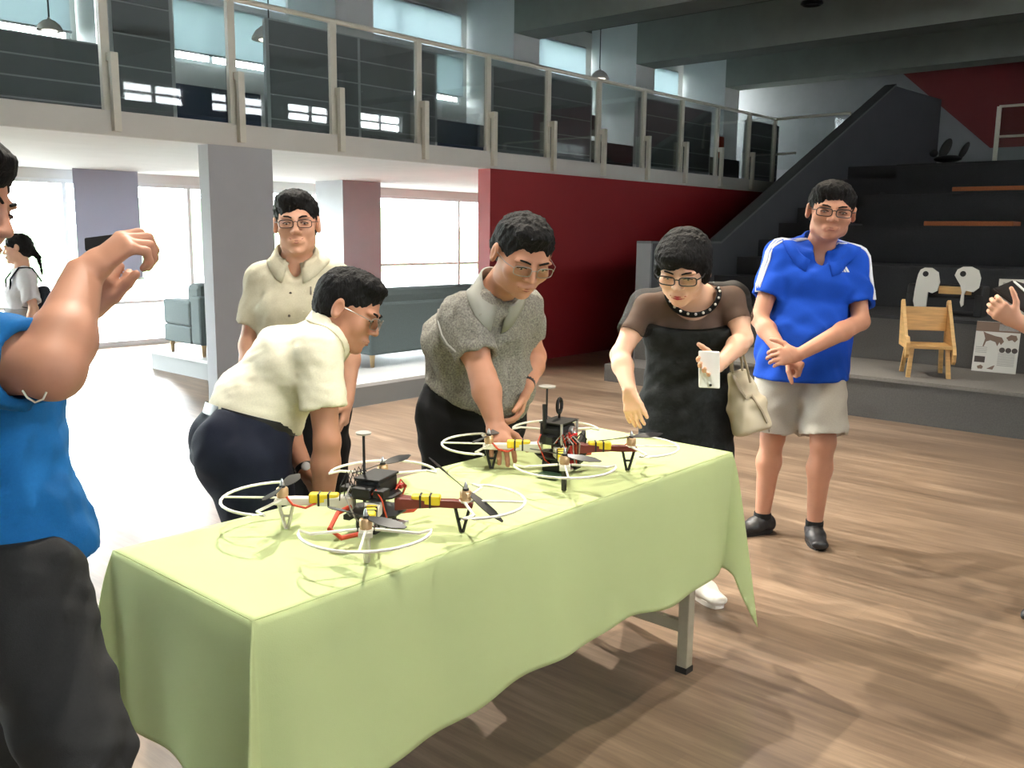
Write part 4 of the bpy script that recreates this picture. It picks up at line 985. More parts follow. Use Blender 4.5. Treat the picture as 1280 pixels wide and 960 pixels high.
def collar(root, S, neck_c, up_, f, r, m, h=.03, fall=.035, gap=14, tip=.03, name='collar', tilt=.25):
    """stand-up band round the neck whose fall lies on the shirt field S, pointed at the front"""
    up_ = nv(up_); f = nv(np.array(f)-up_*(np.array(f)@up_)); s = np.cross(f, up_); vs = []; fs = []; n = 30
    for i in range(n+1):
        a = math.radians(gap+(360-2*gap)*i/n); dr = f*math.cos(a)+s*math.sin(a); fr_ = max(0, math.cos(a))
        base = neck_c+dr*r-up_*(tilt*r*fr_*1.6)
        T = base+up_*h+dr*.003
        fl = fall+tip*max(0, fr_-.55)/.45
        od = nv(dr+up_*.75)
        O = on_surface(S, base+dr*fl-up_*(.35*fl*(1+1.2*fr_)), od, .12)+od*.006
        Mm = mid(T, O, .5); q = on_surface(S, Mm, od, .12)+od*.010
        if (q-Mm)@od > 0: Mm = q
        else: Mm = Mm+od*.004
        vs += [base-up_*.012-dr*.004, mid(base, T, .6)-dr*.003, T, T+dr*.006-up_*.002, Mm, O]
    m_ = 6
    for i in range(n):
        for j in range(m_-1): fs.append((i*m_+j, (i+1)*m_+j, (i+1)*m_+j+1, i*m_+j+1))
    o = obj(name, MB().add(vs, fs), m, root, smooth=True)
    so = o.modifiers.new('thick', 'SOLIDIFY'); so.thickness = .003
    return o
def shoe(root, an, toe, m, name='shoe', ln=.17, sole='near_black', low=False):
    F = Field(); an = np.array(an, float); ft = nv((np.array(toe)-an)*np.array([1, 1, 0])); sd = np.cross(ft, (0, 0, 1)); g = np.array([an[0], an[1], 0]); z = np.array([0, 0, 1.0])
    F.econe(g-ft*.05+z*.045, g+ft*.05+z*.045, sd, .038, .040, .043, .040, .02); F.econe(g+ft*.04+z*.036, g+ft*(ln-.03)+z*.03, sd, .044, .032, .040, .022, .03)
    if not low: F.cone(g+z*.05, g+z*.085-ft*.005, .040, .040, .02); F.cone(g+z*.075-ft*.004, g+z*.12-ft*.006, .034, .036, 0, '-')
    F.cut(g+z*.012, -z)
    o = sdf_obj(name, F, m, root, .0060)
    pr_ = []
    for k in range(20):
        a = 2*math.pi*k/20; c, s = math.cos(a), math.sin(a); pr_.append(g+ft*(.038+(.110 if c > 0 else .098)*math.copysign(abs(c)**.75, c))*1.0+sd*(.043*math.copysign(abs(s)**.7, s)*(1+.06*c))+z*.0)
    obj('sole', MB().prism(pr_, z*.020), sole, o)
    return o
def on_surface(F, p, dirv, far=.25, n=90):
    """first point of the field met when coming from p+dirv*far towards p"""
    dirv = nv(dirv); q = np.array(p)+dirv*far; tmax = far*2; t = 0
    for _ in range(n):
        dd = F.at(q-dirv*t)
        if dd < .0006: break
        t += max(dd*.7, .001)
        if t > tmax: break
    return q-dirv*t
def trousers(root, J, m, name='trousers', g=.012, hem=.06, w=1.0, d=1.0, loose=.0, top=.09, wr=.006, seed=3, short=None, thigh=.095, knee=.072, ankle=.062, vox=.0085, belly=0, fwd=None, but=None):
    F = Field(); hp, wa, chp, sh, hs, ss = torso_pts(J); up_ = nv(wa-hp)
    F.econe(hp-up_*.04, hp+up_*top, hs, .158*w+g, .118*d+g, .150*w+g, .110*d+g, .04)
    if but is not None:
        for S in 'RL': F.ell(J['hip'+S]+nv(but)*.045+up_*.0, (nv(hs), nv(but), nv(np.cross(hs, but))), (.10+g*.5, .095+g, .12), .06)
    E_ = []
    for S in 'RL':
        a, k_, n_ = J['hip'+S], J['kn'+S], J['an'+S]
        if short: e = mid(a, k_, short); F.cone(a, e, thigh+g, knee+g, .03, flat=True); E_.append((e, nv(k_-a), knee+g))
        else:
            e = mid(k_, n_, 1-hem/.42); F.cone(a, k_, thigh+g, knee+g, .03); F.cone(k_, e, knee+g, ankle+g, .03, flat=True); E_.append((e, nv(n_-k_), ankle+g))
    F.wrinkle(wr, .10, seed)
    for e, ax, rr in E_: F.cone(e-ax*.014, e+ax*.06, rr-.014, rr-.012, 0, '-')
    F.cut(hp+up_*top, up_)
    return sdf_obj(name, F, m, root, vox), F
def buttons(root, F, pts, dirv, m, r=.005):
    for p in pts:
        q = on_surface(F, p, dirv); obj('button', MB().lathe(q-nv(dirv)*.001, dirv, [(r, 0), (r, .002), (r*.6, .003)], 10), m, root)
def cdir(r, u, t): return cam_r*r+cam_u*u-cam_f*t        # right, up, towards the viewer
def pz(x, y, z):
    r = cam_f + cam_r*(x-640)/FPX - cam_u*(y-480)/FPX; return cam_p + r*(z-CAMH)/r[2]
ZV = np.array([0, 0, 1.0])
FLOWN = {}
def cloth_mat(name, rgb, rough=.85, noise=.05, nscale=200, bump=.15, bscale=500, rgb2=None):
    return mat(name, rgb, rough, noise=noise, nscale=nscale, bump=bump, bscale=bscale, rgb2=rgb2, spec=.2)
cloth_mat('polo_blue', (22, 72, 178)); cloth_mat('shorts_grey', (178, 174, 164)); cloth_mat('stripe_white', (214, 218, 226)); mat('shoe_black', (30, 30, 32), .45, bump=.1)
mat('sock_black', (20, 20, 21), .9)

# ---- man in the blue polo shirt
def man_blue():
    d = 4.42
    J = dict(hipR=px(979, 440, d), hipL=px(1026, 443, d), shR=px(975, 322, d), shL=px(1066, 328, d), neck=px(1023, 312, d),
             elR=px(949, 398, d-.06), wrR=px(981, 446, d-.27), elL=px(1076, 402, d-.12), wrL=px(999, 443, d-.34),
             knR=px(966, 545, d+.08), knL=px(1029, 552, d-.06), anR=pz(953, 645, .085), anL=pz(1018, 655, .085), toeR=pz(925, 669, .0), toeL=pz(1028, 695, .0))
    J['calf'] = cdir(0, 0, -.012)
    root, B, Q, A = person('man in a bright blue polo shirt and grey shorts with clasped hands', J, head_c=px(1039, 264, 4.30), hf=cdir(-.22, -.22, 1), hu=cdir(.10, 1, .2), hsc=1.10, hw=1.16, skin='skin_tan', hair='full', seed=5,
        w=1.22, d=1.12, arm_r=1.08, legs_skin=True, neck_r=.060,
        handR=dict(D=cdir(.75, -.55, .25), N=cdir(-.3, -.5, -.6), thumb=cdir(0, .3, .7), curl=(75, 75, 50), sc=1.0),
        handL=dict(D=cdir(-.95, -.10, .15), N=cdir(-.1, -.25, -1), thumb=cdir(-.1, 1, .2), curl=(38, 40, 25), sc=1.05, spread=.05))
    face_details(root, Q, A, 1.13)
    glasses(root, Q, A, 1.13, 'glass_frame_black', .027, .0165, .0021)
    S = Field(); hp, wa, chp, sh, hs, ss = torso_pts(J); fw_ = cdir(-.1, 0, 1)
    add_torso(S, J, .012, 1.26, 1.18, .05, .05, fwd=fw_)
    hem = px(1000, 473, d)
    S.econe(mid(hp, wa), np.array([hp[0], hp[1], hem[2]-.03]), hs, .216, .172, .228, .186, .05)
    for s_, t1 in (('R', .66), ('L', .74)): sleeve(S, J['sh'+s_], J['el'+s_], .0, t1, .078, .072)
    S.wrinkle(.0055, .13, 11, [(1, .2, .6), (.6, 0, 1), (0, 1, .7)])
    for s_, t1 in (('R', .66), ('L', .74)): sleeve_open(S, J['sh'+s_], J['el'+s_], t1, .072)
    S.cut(hem, -ZV)
    S.cone(J['neck']-ZV*.01, mid(J['neck'], px(1036, 285, 4.34), 1), .060, .070, .01, '-')
    S.ell(J['neck']+cdir(-.02, -.035, .09), (cam_r, ZV, cam_f), (.032, .06, .05), .01, '-')
    sdf_obj('polo_shirt', S, 'polo_blue', root, .0085)
    collar(root, S, J['neck']+ZV*.030, Q(0, 0, 0)-J['neck'], fw_, .074, 'polo_blue', h=.030, fall=.045, gap=16, tip=.035, tilt=.45)
    # three stripes down each shoulder, and the bar emblem on the chest
    for s_, t1, sg in (('R', .60, -1), ('L', .68, 1)):
        a = mid(J['neck'], J['sh'+s_], .35); b = J['sh'+s_]; c = mid(J['sh'+s_], J['el'+s_], t1)
        for k in (-1, 0, 1):
            path = []
            for t in np.linspace(0, 1, 13):
                p = mid(a, b, t*2) if t < .5 else mid(b, c, t*2-1)
                o_ = nv(nv(ZV)*(1-t)+cdir(sg*1.0, .15, .35)*t+cdir(0, 0, .12))
                path.append(on_surface(S, p+cdir(0, 0, 1)*k*.020*(1-.3*t)+cdir(-sg, 0, 0)*.0, o_, .16)+o_*.001)
            obj('shoulder_stripe', MB().tube(path, .0055, 6), 'stripe_white', root, smooth=True)
    em = empty('emblem', px(1047, 340, d-.15)); em.parent = root; em.location = tuple(px(1047, 340, d-.15)-wloc(root))
    for k, (x, h) in enumerate(((1042.5, 4), (1046.5, 6.5), (1050.5, 9))):
        pts = [(x-1.2, 343.5), (x+1.6, 343.5), (x+1.6-h*.42, 343.5-h), (x-1.2-h*.42+1.0, 343.5-h*.72)]
        q = [on_surface(S, px(a, b, d), cdir(0, 0, 1), .3)+cdir(0, 0, 1)*.0015 for a, b in pts]
        obj('bar', MB().prism(q, cdir(0, 0, 1)*.001), 'stripe_white', em)
    T, TF = trousers(root, J, 'shorts_grey', 'shorts', g=.014, w=1.06, d=1.06, top=.03, wr=.005, short=.93, thigh=.102, knee=.100, seed=21)
    q = [on_surface(TF, px(a, b, d), cdir(0, 0, 1), .3)+cdir(0, 0, 1)*.001 for a, b in ((1039, 545), (1046, 545), (1043, 537))]
    obj('shorts_emblem', MB().prism(q, cdir(0, 0, 1)*.001), 'print_grey', root)
    for s_ in 'RL':
        shoe(root, J['an'+s_], J['toe'+s_], 'shoe_black', ln=.19)
        an = J['an'+s_]; obj('sock', MB().lathe((an[0], an[1], .055), (0, 0, 1), [(.040, 0), (.043, .03), (.042, .05)], 16), 'sock_black', root, smooth=True)

# ---- standing man in the beige shirt
cloth_mat('shirt_beige', (188, 182, 160)); cloth_mat('shirt_cream', (236, 230, 206)); cloth_mat('trousers_navy', (28, 32, 46)); cloth_mat('trousers_black', (22, 22, 24)); cloth_mat('trousers_charcoal', (46, 46, 46))
cloth_mat('shirt_grey', (150, 146, 136), noise=.3, nscale=170, rgb2=(96, 94, 90)); cloth_mat('tee_blue', (26, 98, 158)); mat('belt_black', (24, 24, 26), .4); mat('watch_dark', (30, 28, 28), .3)
def belt(root, c, up_, hs, w_, d_, m='belt_black'):
    up_ = nv(up_); hs = nv(hs-up_*(hs@up_)); fr = np.cross(up_, hs); vs = []; n = 40
    for k in range(n):
        a = 2*math.pi*k/n; p = c+hs*w_*math.cos(a)+fr*d_*math.sin(a); o_ = nv(p-c)
        vs += [p-up_*.017, p+up_*.017, p+up_*.017-o_*.006, p-up_*.017-o_*.006]
    fs = [(i*4+e, ((i+1) % n)*4+e, ((i+1) % n)*4+(e+1) % 4, i*4+(e+1) % 4) for i in range(n) for e in range(4)]
    return obj('belt', MB().add(vs, fs), m, root, smooth=True)
def shirt(root, J, m, g, w, d, belly, fwd, sl, r1, hem_p, hem_n, low=None, nk=None, wr=.005, seed=3, sh_r=.074, dirs=None, vox=.0085, neck_v=True, extra=None):
    S = Field(); hp, wa, chp, sh, hs, ss = torso_pts(J)
    add_torso(S, J, g, w, d, belly, .05, fwd=fwd)
    if low is not None: S.econe(mid(hp, wa), low[0], hs, low[1], low[2], low[3], low[4], .05)
    for s_ in 'RL': sleeve(S, J['sh'+s_], J['el'+s_], 0, sl[s_], sh_r, r1)
    if extra: extra(S)
    S.wrinkle(wr, .12, seed, dirs)
    S.wrinkle(wr*.45, .045, seed+1, dirs)
    for s_ in 'RL': sleeve_open(S, J['sh'+s_], J['el'+s_], sl[s_], r1)
    S.cut(hem_p, hem_n)
    n = J['neck']; S.cone(n-nv(nk-n)*.01, n+nv(nk-n)*.12, .058, .072, .01, '-')
    if neck_v: S.ell(n+nv(fwd)*.085-ZV*.03, (nv(np.cross(fwd, ZV)), ZV, nv(fwd)), (.030, .055, .05), .01, '-')
    o = sdf_obj('shirt', S, m, root, vox)
    return o, S
def man_beige():
    d = 3.5
    J = dict(hipR=px(348, 496, d), hipL=px(404, 497, d), shR=px(328, 352, d), shL=px(418, 349, d), neck=px(371, 326, d), elR=px(311, 432, d+.03), wrR=px(318, 505, d-.06), elL=px(438, 428, d+.05), wrL=px(434, 500, d-.02))
    for s_ in 'RL':
        h = J['hip'+s_]; J['kn'+s_] = np.array([h[0]-.01, h[1]-.02, .44]); J['an'+s_] = np.array([h[0], h[1], .08]); J['toe'+s_] = J['an'+s_]+cdir(.1 if s_ == 'L' else -.1, 0, 1)*.2
    fw_ = cdir(.12, 0, 1)
    root, B, Q, A = person('smiling man with glasses standing in a beige short-sleeved shirt before the grey pillar', J, head_c=px(371, 279, 3.44), hf=cdir(.18, -.16, 1), hu=cdir(-.02, 1, .15), hsc=.98, hw=1.0, skin='skin', hair='full', seed=9, w=1.0, d=1.0, legs_skin=False,
        handR=dict(D=cdir(.1, -1, .2), N=cdir(1, 0, -.1), thumb=cdir(0, 0, 1)), handL=dict(D=cdir(-.1, -1, .2), N=cdir(-1, 0, -.1), thumb=cdir(0, 0, 1)))
    face_details(root, Q, A, .98, smile=1.7); glasses(root, Q, A, .98, 'glass_frame_black', .026, .0145, .0015)
    hp, wa, chp, sh, hs, ss = torso_pts(J); up_ = nv(wa-hp)
    o, S = shirt(root, J, 'shirt_beige', .010, 1.0, 1.0, .02, fw_, dict(R=.68, L=.68), .068, hp+up_*.085, -up_, nk=Q(0, 0, -.05), seed=31, sh_r=.066)
    collar(root, S, J['neck']+ZV*.026, Q(0, 0, 0)-J['neck'], fw_, .068, 'shirt_beige', h=.028, fall=.030, gap=16, tip=.028, tilt=.40)
    buttons(root, S, [px(372, y, d) for y in (343, 370, 398, 424)], cdir(0, 0, 1), 'print_dark')
    pk = [on_surface(S, px(a, b, d), cdir(0, 0, 1), .3)+cdir(0, 0, 1)*.0012 for a, b in ((388, 366), (408, 365), (408, 392), (388, 393))]
    po = obj('pocket', MB().prism(pk, cdir(0, 0, 1)*.0015), 'shirt_beige', root); 
    obj('pen', MB().tube([pk[0]+cdir(.025, -.05, .004), pk[0]+cdir(.025, .012, .004)], .003, 6), 'glass_frame_metal', po)
    trousers(root, J, 'trousers_black', top=.10, g=.010, seed=33)
    belt(root, hp+up_*.088, up_, hs, .174, .136)
    for s_ in 'RL': shoe(root, J['an'+s_], J['toe'+s_], 'shoe_black')
# ---- man bending over in the cream shirt
def man_bending():
    J = dict(hipR=px(308, 572, 2.80), hipL=px(300, 560, 2.99), shR=px(398, 440, 2.76), shL=px(404, 428, 3.08), neck=px(413, 412, 2.92), elR=px(409, 552, 2.76), wrR=px(403, 640, 2.82), elL=px(352, 528, 3.12), wrL=px(382, 588, 3.02))
    J['waist'] = cdir(-.045, .04, 0); J['chest'] = cdir(-.025, .03, 0)
    for s_ in 'RL':
        h = J['hip'+s_]; J['kn'+s_] = np.array([h[0]+.05, h[1]-.04, .42]); J['an'+s_] = np.array([h[0]-.03, h[1]+.04, .08]); J['toe'+s_] = J['an'+s_]+cdir(1, 0, .1)*.2
    fw_ = cdir(.8, -.6, 0)
    root, B, Q, A = person('man in a cream short-sleeved shirt bending towards the nearer drone', J, head_c=px(436, 387, 2.90), hf=cdir(.86, -.42, .08), hu=cdir(.42, .88, .05), hsc=1.02, skin='skin_tan', hair='short', seed=14, w=.98, d=1.0, arm_r=1.05,
        handR=dict(D=cdir(-.05, -1, .1), N=cdir(-.3, 0, -1), thumb=cdir(1, 0, .2)), handL=dict(D=cdir(.45, -.9, .1), N=cdir(-.6, -.3, .5), thumb=cdir(.5, .5, .5), curl=(15, 20, 15)))
    face_details(root, Q, A, 1.02); glasses(root, Q, A, 1.02, 'glass_frame_metal', .026, .018, .0014)
    hp, wa, chp, sh, hs, ss = torso_pts(J); up_ = nv(wa-hp)
    def ex(S): S.ell(mid(hp, wa, .8)-cdir(-.4, .3, 0)*.03, (nv(hs), up_, nv(np.cross(hs, up_))), (.15, .14, .130), .06)
    o, S = shirt(root, J, 'shirt_cream', .012, 1.0, 1.08, .02, fw_, dict(R=.64, L=.62), .074, hp+up_*.095, -up_, nk=Q(0, -.02, -.05), seed=41, wr=.0035, sh_r=.066, dirs=[(.6, .5, .8), (.2, -.5, .9)], neck_v=False, extra=ex)
    collar(root, S, J['neck']+nv(Q(0, 0, 0)-J['neck'])*.020, Q(0, -.02, 0)-J['neck'], fw_, .070, 'shirt_cream', h=.030, fall=.035, gap=18, tilt=.3)
    trousers(root, J, 'trousers_navy', top=.125, g=.018, seed=43, w=1.0, d=1.06, thigh=.118, wr=.004, but=-fw_)
    belt(root, hp+up_*.112, up_, hs, .186, .152)
    a = B; w_ = J['wrL']; ax = nv(J['wrL']-J['elL']); wt = obj('watch', MB().lathe(w_-ax*.018, ax, [(.029, 0), (.032, .003), (.032, .017), (.029, .02)], 18), 'watch_dark', root, smooth=True)
    obj('watch_face', MB().lathe(w_-ax*.008+cdir(.3, .3, .8)*.029, cdir(.3, .3, .8), [(.015, 0), (.015, .006), (.012, .008)], 14), 'silver', wt)
    for s_ in 'RL': shoe(root, J['an'+s_], J['toe'+s_], 'shoe_black')
# ---- man in the speckled grey shirt, reaching for the drone
def man_grey():
    J = dict(hipR=px(563, 512, 3.30), hipL=px(617, 514, 3.42), shR=px(580, 400, 3.06), shL=px(648, 386, 3.30), neck=px(620, 366, 3.12), elR=px(604, 472, 2.98), wrR=px(619, 529, 2.92), elL=px(668, 446, 3.42), wrL=px(657, 484, 3.26))
    J['waist'] = cdir(.0, 0, -.03); J['chest'] = cdir(-.03, .02, -.05)
    for s_ in 'RL':
        h = J['hip'+s_]; J['kn'+s_] = np.array([h[0], h[1]+.02, .43]); J['an'+s_] = np.array([h[0]+.03, h[1]+.06, .08]); J['toe'+s_] = J['an'+s_]+cdir(.6, 0, .5)*.2
    fw_ = cdir(.45, -.15, .9)
    root, B, Q, A = person('stout man in a speckled grey shirt reaching down to the farther drone', J, head_c=px(653, 318, 2.99), hf=cdir(.34, -.60, .72), hu=cdir(.30, .78, .55), hsc=1.04, hw=1.14, skin='skin_tan', hair='short', seed=19, w=1.2, d=1.2, arm_r=1.15,
        handR=dict(D=cdir(.2, -.62, .70), N=cdir(-.1, -.8, -.6), thumb=cdir(1, 0, .2), curl=(12, 25, 15), sc=1.0), handL=dict(D=cdir(-.25, -1, .1), N=cdir(-1, 0, .2), thumb=cdir(0, 0, 1), curl=(25, 30, 20), sc=1.05))
    face_details(root, Q, A, 1.04); glasses(root, Q, A, 1.04, 'glass_frame_metal', .025, .016, .0014)
    hp, wa, chp, sh, hs, ss = torso_pts(J); up_ = nv(wa-hp)
    o, S = shirt(root, J, 'shirt_grey', .012, 1.26, 1.30, .06, fw_, dict(R=.66, L=.62), .074, hp+up_*.06, -(up_+cdir(.15, -.2, 0)), nk=Q(0, -.02, -.05), seed=51, wr=.007, sh_r=.085, neck_v=False)
    collar(root, S, J['neck']+nv(Q(0, 0, 0)-J['neck'])*.020, Q(0, -.03, 0)-J['neck'], fw_, .073, mat('collar_grey', (146, 146, 138), .8), h=.032, fall=.036, gap=16, tilt=.35)
    # light piping curve on the sleeve side
    pth = [on_surface(S, px(a, b, 3.1), cdir(-.1, 0, 1), .35)+cdir(0, 0, 1)*.001 for a, b in ((551, 388), (553, 405), (558, 420), (566, 432), (577, 441), (590, 447))]
    obj('piping', MB().tube(pth, .0032, 6), 'print_grey', root, smooth=True)
    trousers(root, J, 'trousers_black', top=.085, g=.012, seed=53, w=1.24, d=1.25, thigh=.11)
    ax = nv(J['wrL']-J['elL']); obj('bracelet', MB().lathe(J['wrL']-ax*.03, ax, [(.030, 0), (.033, .003), (.033, .017), (.030, .02)], 18), 'watch_dark', root, smooth=True)
    for s_ in 'RL': shoe(root, J['an'+s_], J['toe'+s_], 'shoe_black')
# ---- woman in the black dress
def sheer_material():
    m = mat('sheer_black', (24, 20, 18), .7); nt = m.node_tree; N = nt.nodes.new; L_ = nt.links.new
    t = N('ShaderNodeBsdfTransparent'); mx = N('ShaderNodeMixShader'); mx.inputs[0].default_value = .32
    L_(nt.nodes['Principled BSDF'].outputs[0], mx.inputs[1]); L_(t.outputs[0], mx.inputs[2]); L_(mx.outputs[0], nt.nodes['Material Output'].inputs[0])
sheer_material(); cloth_mat('dress_black', (30, 32, 32), noise=.35, nscale=26, bump=.3, bscale=60); mat('bag_beige', (196, 184, 158), .55, noise=.06, nscale=12); mat('bag_trim', (150, 138, 116), .5); mat('phone_white', (240, 240, 236), .3); mat('shoe_white', (232, 228, 220), .5)
def woman():
    J = dict(hipR=px(832, 497, 3.66), hipL=px(886, 497, 3.66), shR=px(806, 384, 3.56), shL=px(917, 374, 3.56), neck=px(866, 368, 3.54), elR=px(775, 444, 3.48), wrR=px(787, 488, 3.34), elL=px(929, 424, 3.50), wrL=px(903, 452, 3.30))
    J['chest'] = cdir(0, 0, -.03)
    J['knR'] = np.array([J['hipR'][0]-.02, J['hipR'][1]-.02, .44]); J['knL'] = np.array([J['hipL'][0]-.02, J['hipL'][1]-.02, .44])
    J['anR'] = np.array([J['hipR'][0]+.02, J['hipR'][1]+.02, .08]); J['anL'] = np.array([J['hipL'][0]+.0, J['hipL'][1]+.0, .08])
    J['toeR'] = pz(812, 762, 0); J['toeL'] = pz(886, 752, 0)
    fw_ = cdir(-.12, -.1, 1)
    root, B, Q, A = person('woman in a black dress with sheer sleeves leaning over the table end', J, head_c=px(854, 335, 3.33), hf=cdir(-.36, -.52, .80), hu=cdir(-.12, .80, .55), hsc=1.02, hw=1.10, skin='skin_light', hair='bob', seed=23, w=.98, d=.98, arm_r=.96, skin_in=-.008, neck_r=.050,
        handR=dict(D=cdir(.10, -1, .15), N=cdir(.6, 0, -.8), thumb=cdir(.6, 0, .8), curl=(14, 18, 12), sc=.88, spread=.03, tdir=cdir(.45, -.85, .35)), handL=dict(D=cdir(-.75, -.25, .45), N=cdir(.2, .35, .9), thumb=cdir(.1, 1, 0), curl=(20, 30, 20), sc=.93))
    face_details(root, Q, A, 1.02, lips='lip_red'); glasses(root, Q, A, 1.02, 'glass_frame_black', .027, .016, .0024)
    hp, wa, chp, sh, hs, ss = torso_pts(J); up_ = nv(sh-hp)
    bust = px(862, 412, 3.5)
    D_ = Field(); add_torso(D_, J, .012, 1.0, 1.02, 0, .05, fwd=fw_)
    for sg in (-1, 1): D_.ell(mid(wa, chp, .92)+nv(hs)*sg*.075+nv(fw_)*.075, (nv(hs), ZV, nv(fw_)), (.075, .075, .06), .04)
    D_.econe(hp, np.array([hp[0]-.01, hp[1]-.01, .50]), hs, .185, .150, .195, .165, .05)
    D_.wrinkle(.005, .10, 61, [(.2, .2, 1), (.8, 0, .5)])
    D_.cut(bust, ZV+cdir(0, 0, .25)); D_.cut((0, 0, .52), -ZV)
    sdf_obj('dress', D_, 'dress_black', root, .0085)
    Y_ = Field(); add_torso(Y_, J, .010, 1.0, 1.0, 0, .05, fwd=fw_)
    for s_ in 'RL': sleeve(Y_, J['sh'+s_], J['el'+s_], 0, .58, .066, .062)
    Y_.wrinkle(.003, .09, 63)
    for s_ in 'RL': sleeve_open(Y_, J['sh'+s_], J['el'+s_], .58, .062)
    Y_.cut(bust-ZV*.03, -ZV)
    nc = J['neck']+nv(fw_)*.055-ZV*.005
    Y_.ell(nc, (nv(hs), nv(fw_), ZV), (.092, .12, .095), .01, '-')
    YF_ = Y_
    sdf_obj('sheer_yoke', Y_, 'sheer_black', root, .0075)
    # neckline band with pale studs
    ring = []
    for k in range(28):
        a = math.radians(-205+230*k/27); o_ = nv(nv(hs)*math.cos(a)+(ZV*.85-nv(fw_)*.3)*math.sin(a))
        ring.append((J['neck']+cdir(-.01, -.01, 0)+nv(hs)*math.cos(a)*.100+ZV*(.100*math.sin(a)-.005 if math.sin(a) < 0 else .05*math.sin(a)-.005)))
    TB = Field(); add_torso(TB, J, .010, 1.0, 1.0, 0, .05, fwd=fw_)
    ring = [on_surface(TB, p, cdir(0, .35, 1), .12)+cdir(0, .2, 1)*.006 for p in ring]
    nb = obj('neckline_band', MB().tube(ring, .012, 8, flat=(1, .6)), 'trousers_black', root, smooth=True)
    for k in range(2, 27, 2): obj('stud', MB().ell(ring[k]+cdir(0, .2, 1)*.009, cam_r*.0055, cam_u*.0055, cam_f*.004, 8, 6), 'silver' if k % 4 else 'print_white', nb, smooth=True)
    for s_ in 'RL': shoe(root, J['an'+s_], J['toe'+s_], 'shoe_white', low=True, sole='shoe_white')
    # telephone in her hand
    c = px(886.5, 462, 3.235); ax_ = nv(cdir(.98, -.05, .18)); uy = nv(cdir(-.03, 1, .12)); nz = np.cross(ax_, uy)
    ph = empty('mobile_phone', c, 'white mobile phone held in the left hand of the woman in black', 'phone')
    obj('case', MB().obox(c, ax_*.037, uy*.066, nz*.0045), 'phone_white', ph, bevel=.006); obj('camera_lens', MB().lathe(c+ax_*.004-uy*.055+nz*.0045, nz, [(.005, 0), (.005, .001)], 10), 'near_black', ph)
    # handbag on her arm
    hb_c = px(934, 500, 3.52)
    bg_ = empty('handbag', px(934, 552, 3.52), 'beige leather handbag hanging from the arm of the woman in black', 'handbag')
    G = Field(); r_ = nv(cdir(1, -.30, -.15)); f_ = nv(cdir(.15, 0, 1)); u_ = nv(cdir(.28, 1, 0))
    for (a, b, wa_, da_, wb_, db_) in ((px(940, 536, 3.52), px(932, 505, 3.52), .078, .058, .076, .050), (px(932, 505, 3.52), px(922, 464, 3.52), .074, .048, .042, .018)): G.econe(a, b, r_, wa_, da_, wb_, db_, .03, cap=.35)
    G.wrinkle(.004, .09, 71)
    sdf_obj('bag_body', G, 'bag_beige', bg_, .007)
    obj('flap', MB().tube([on_surface(G, px(a, b, 3.5), cdir(0, 0, 1), .25)+cdir(0, 0, .004) for a, b in ((917, 470), (925, 490), (930, 497), (938, 494), (949, 512), (957, 528))], .007, 6, flat=(1.6, .6)), 'bag_trim', bg_, smooth=True)
    el = mid(J['elL'], J['wrL'], .35)
    for k, (x0, y0, x1, y1) in enumerate(((914, 463, 928, 463), (916, 466, 938, 478))):
        dd = 3.50 if k == 0 else 3.46
        top_ = el-ZV*.015+cdir(0, 0, .02 if k else -.02)
        a = px(x0, y0, dd); b = px(x1, y1, dd); obj('handle', MB().tube([a, mid(a, top_, .55)+cdir(-.012, .0, 0), mid(a, top_, .9)+cdir(-.012, .01, 0), top_+cdir(0, .004, 0), mid(b, top_, .9)+cdir(.012, .01, 0), mid(b, top_, .55)+cdir(.012, 0, 0), b], .005, 7), 'bag_trim', bg_, smooth=True)
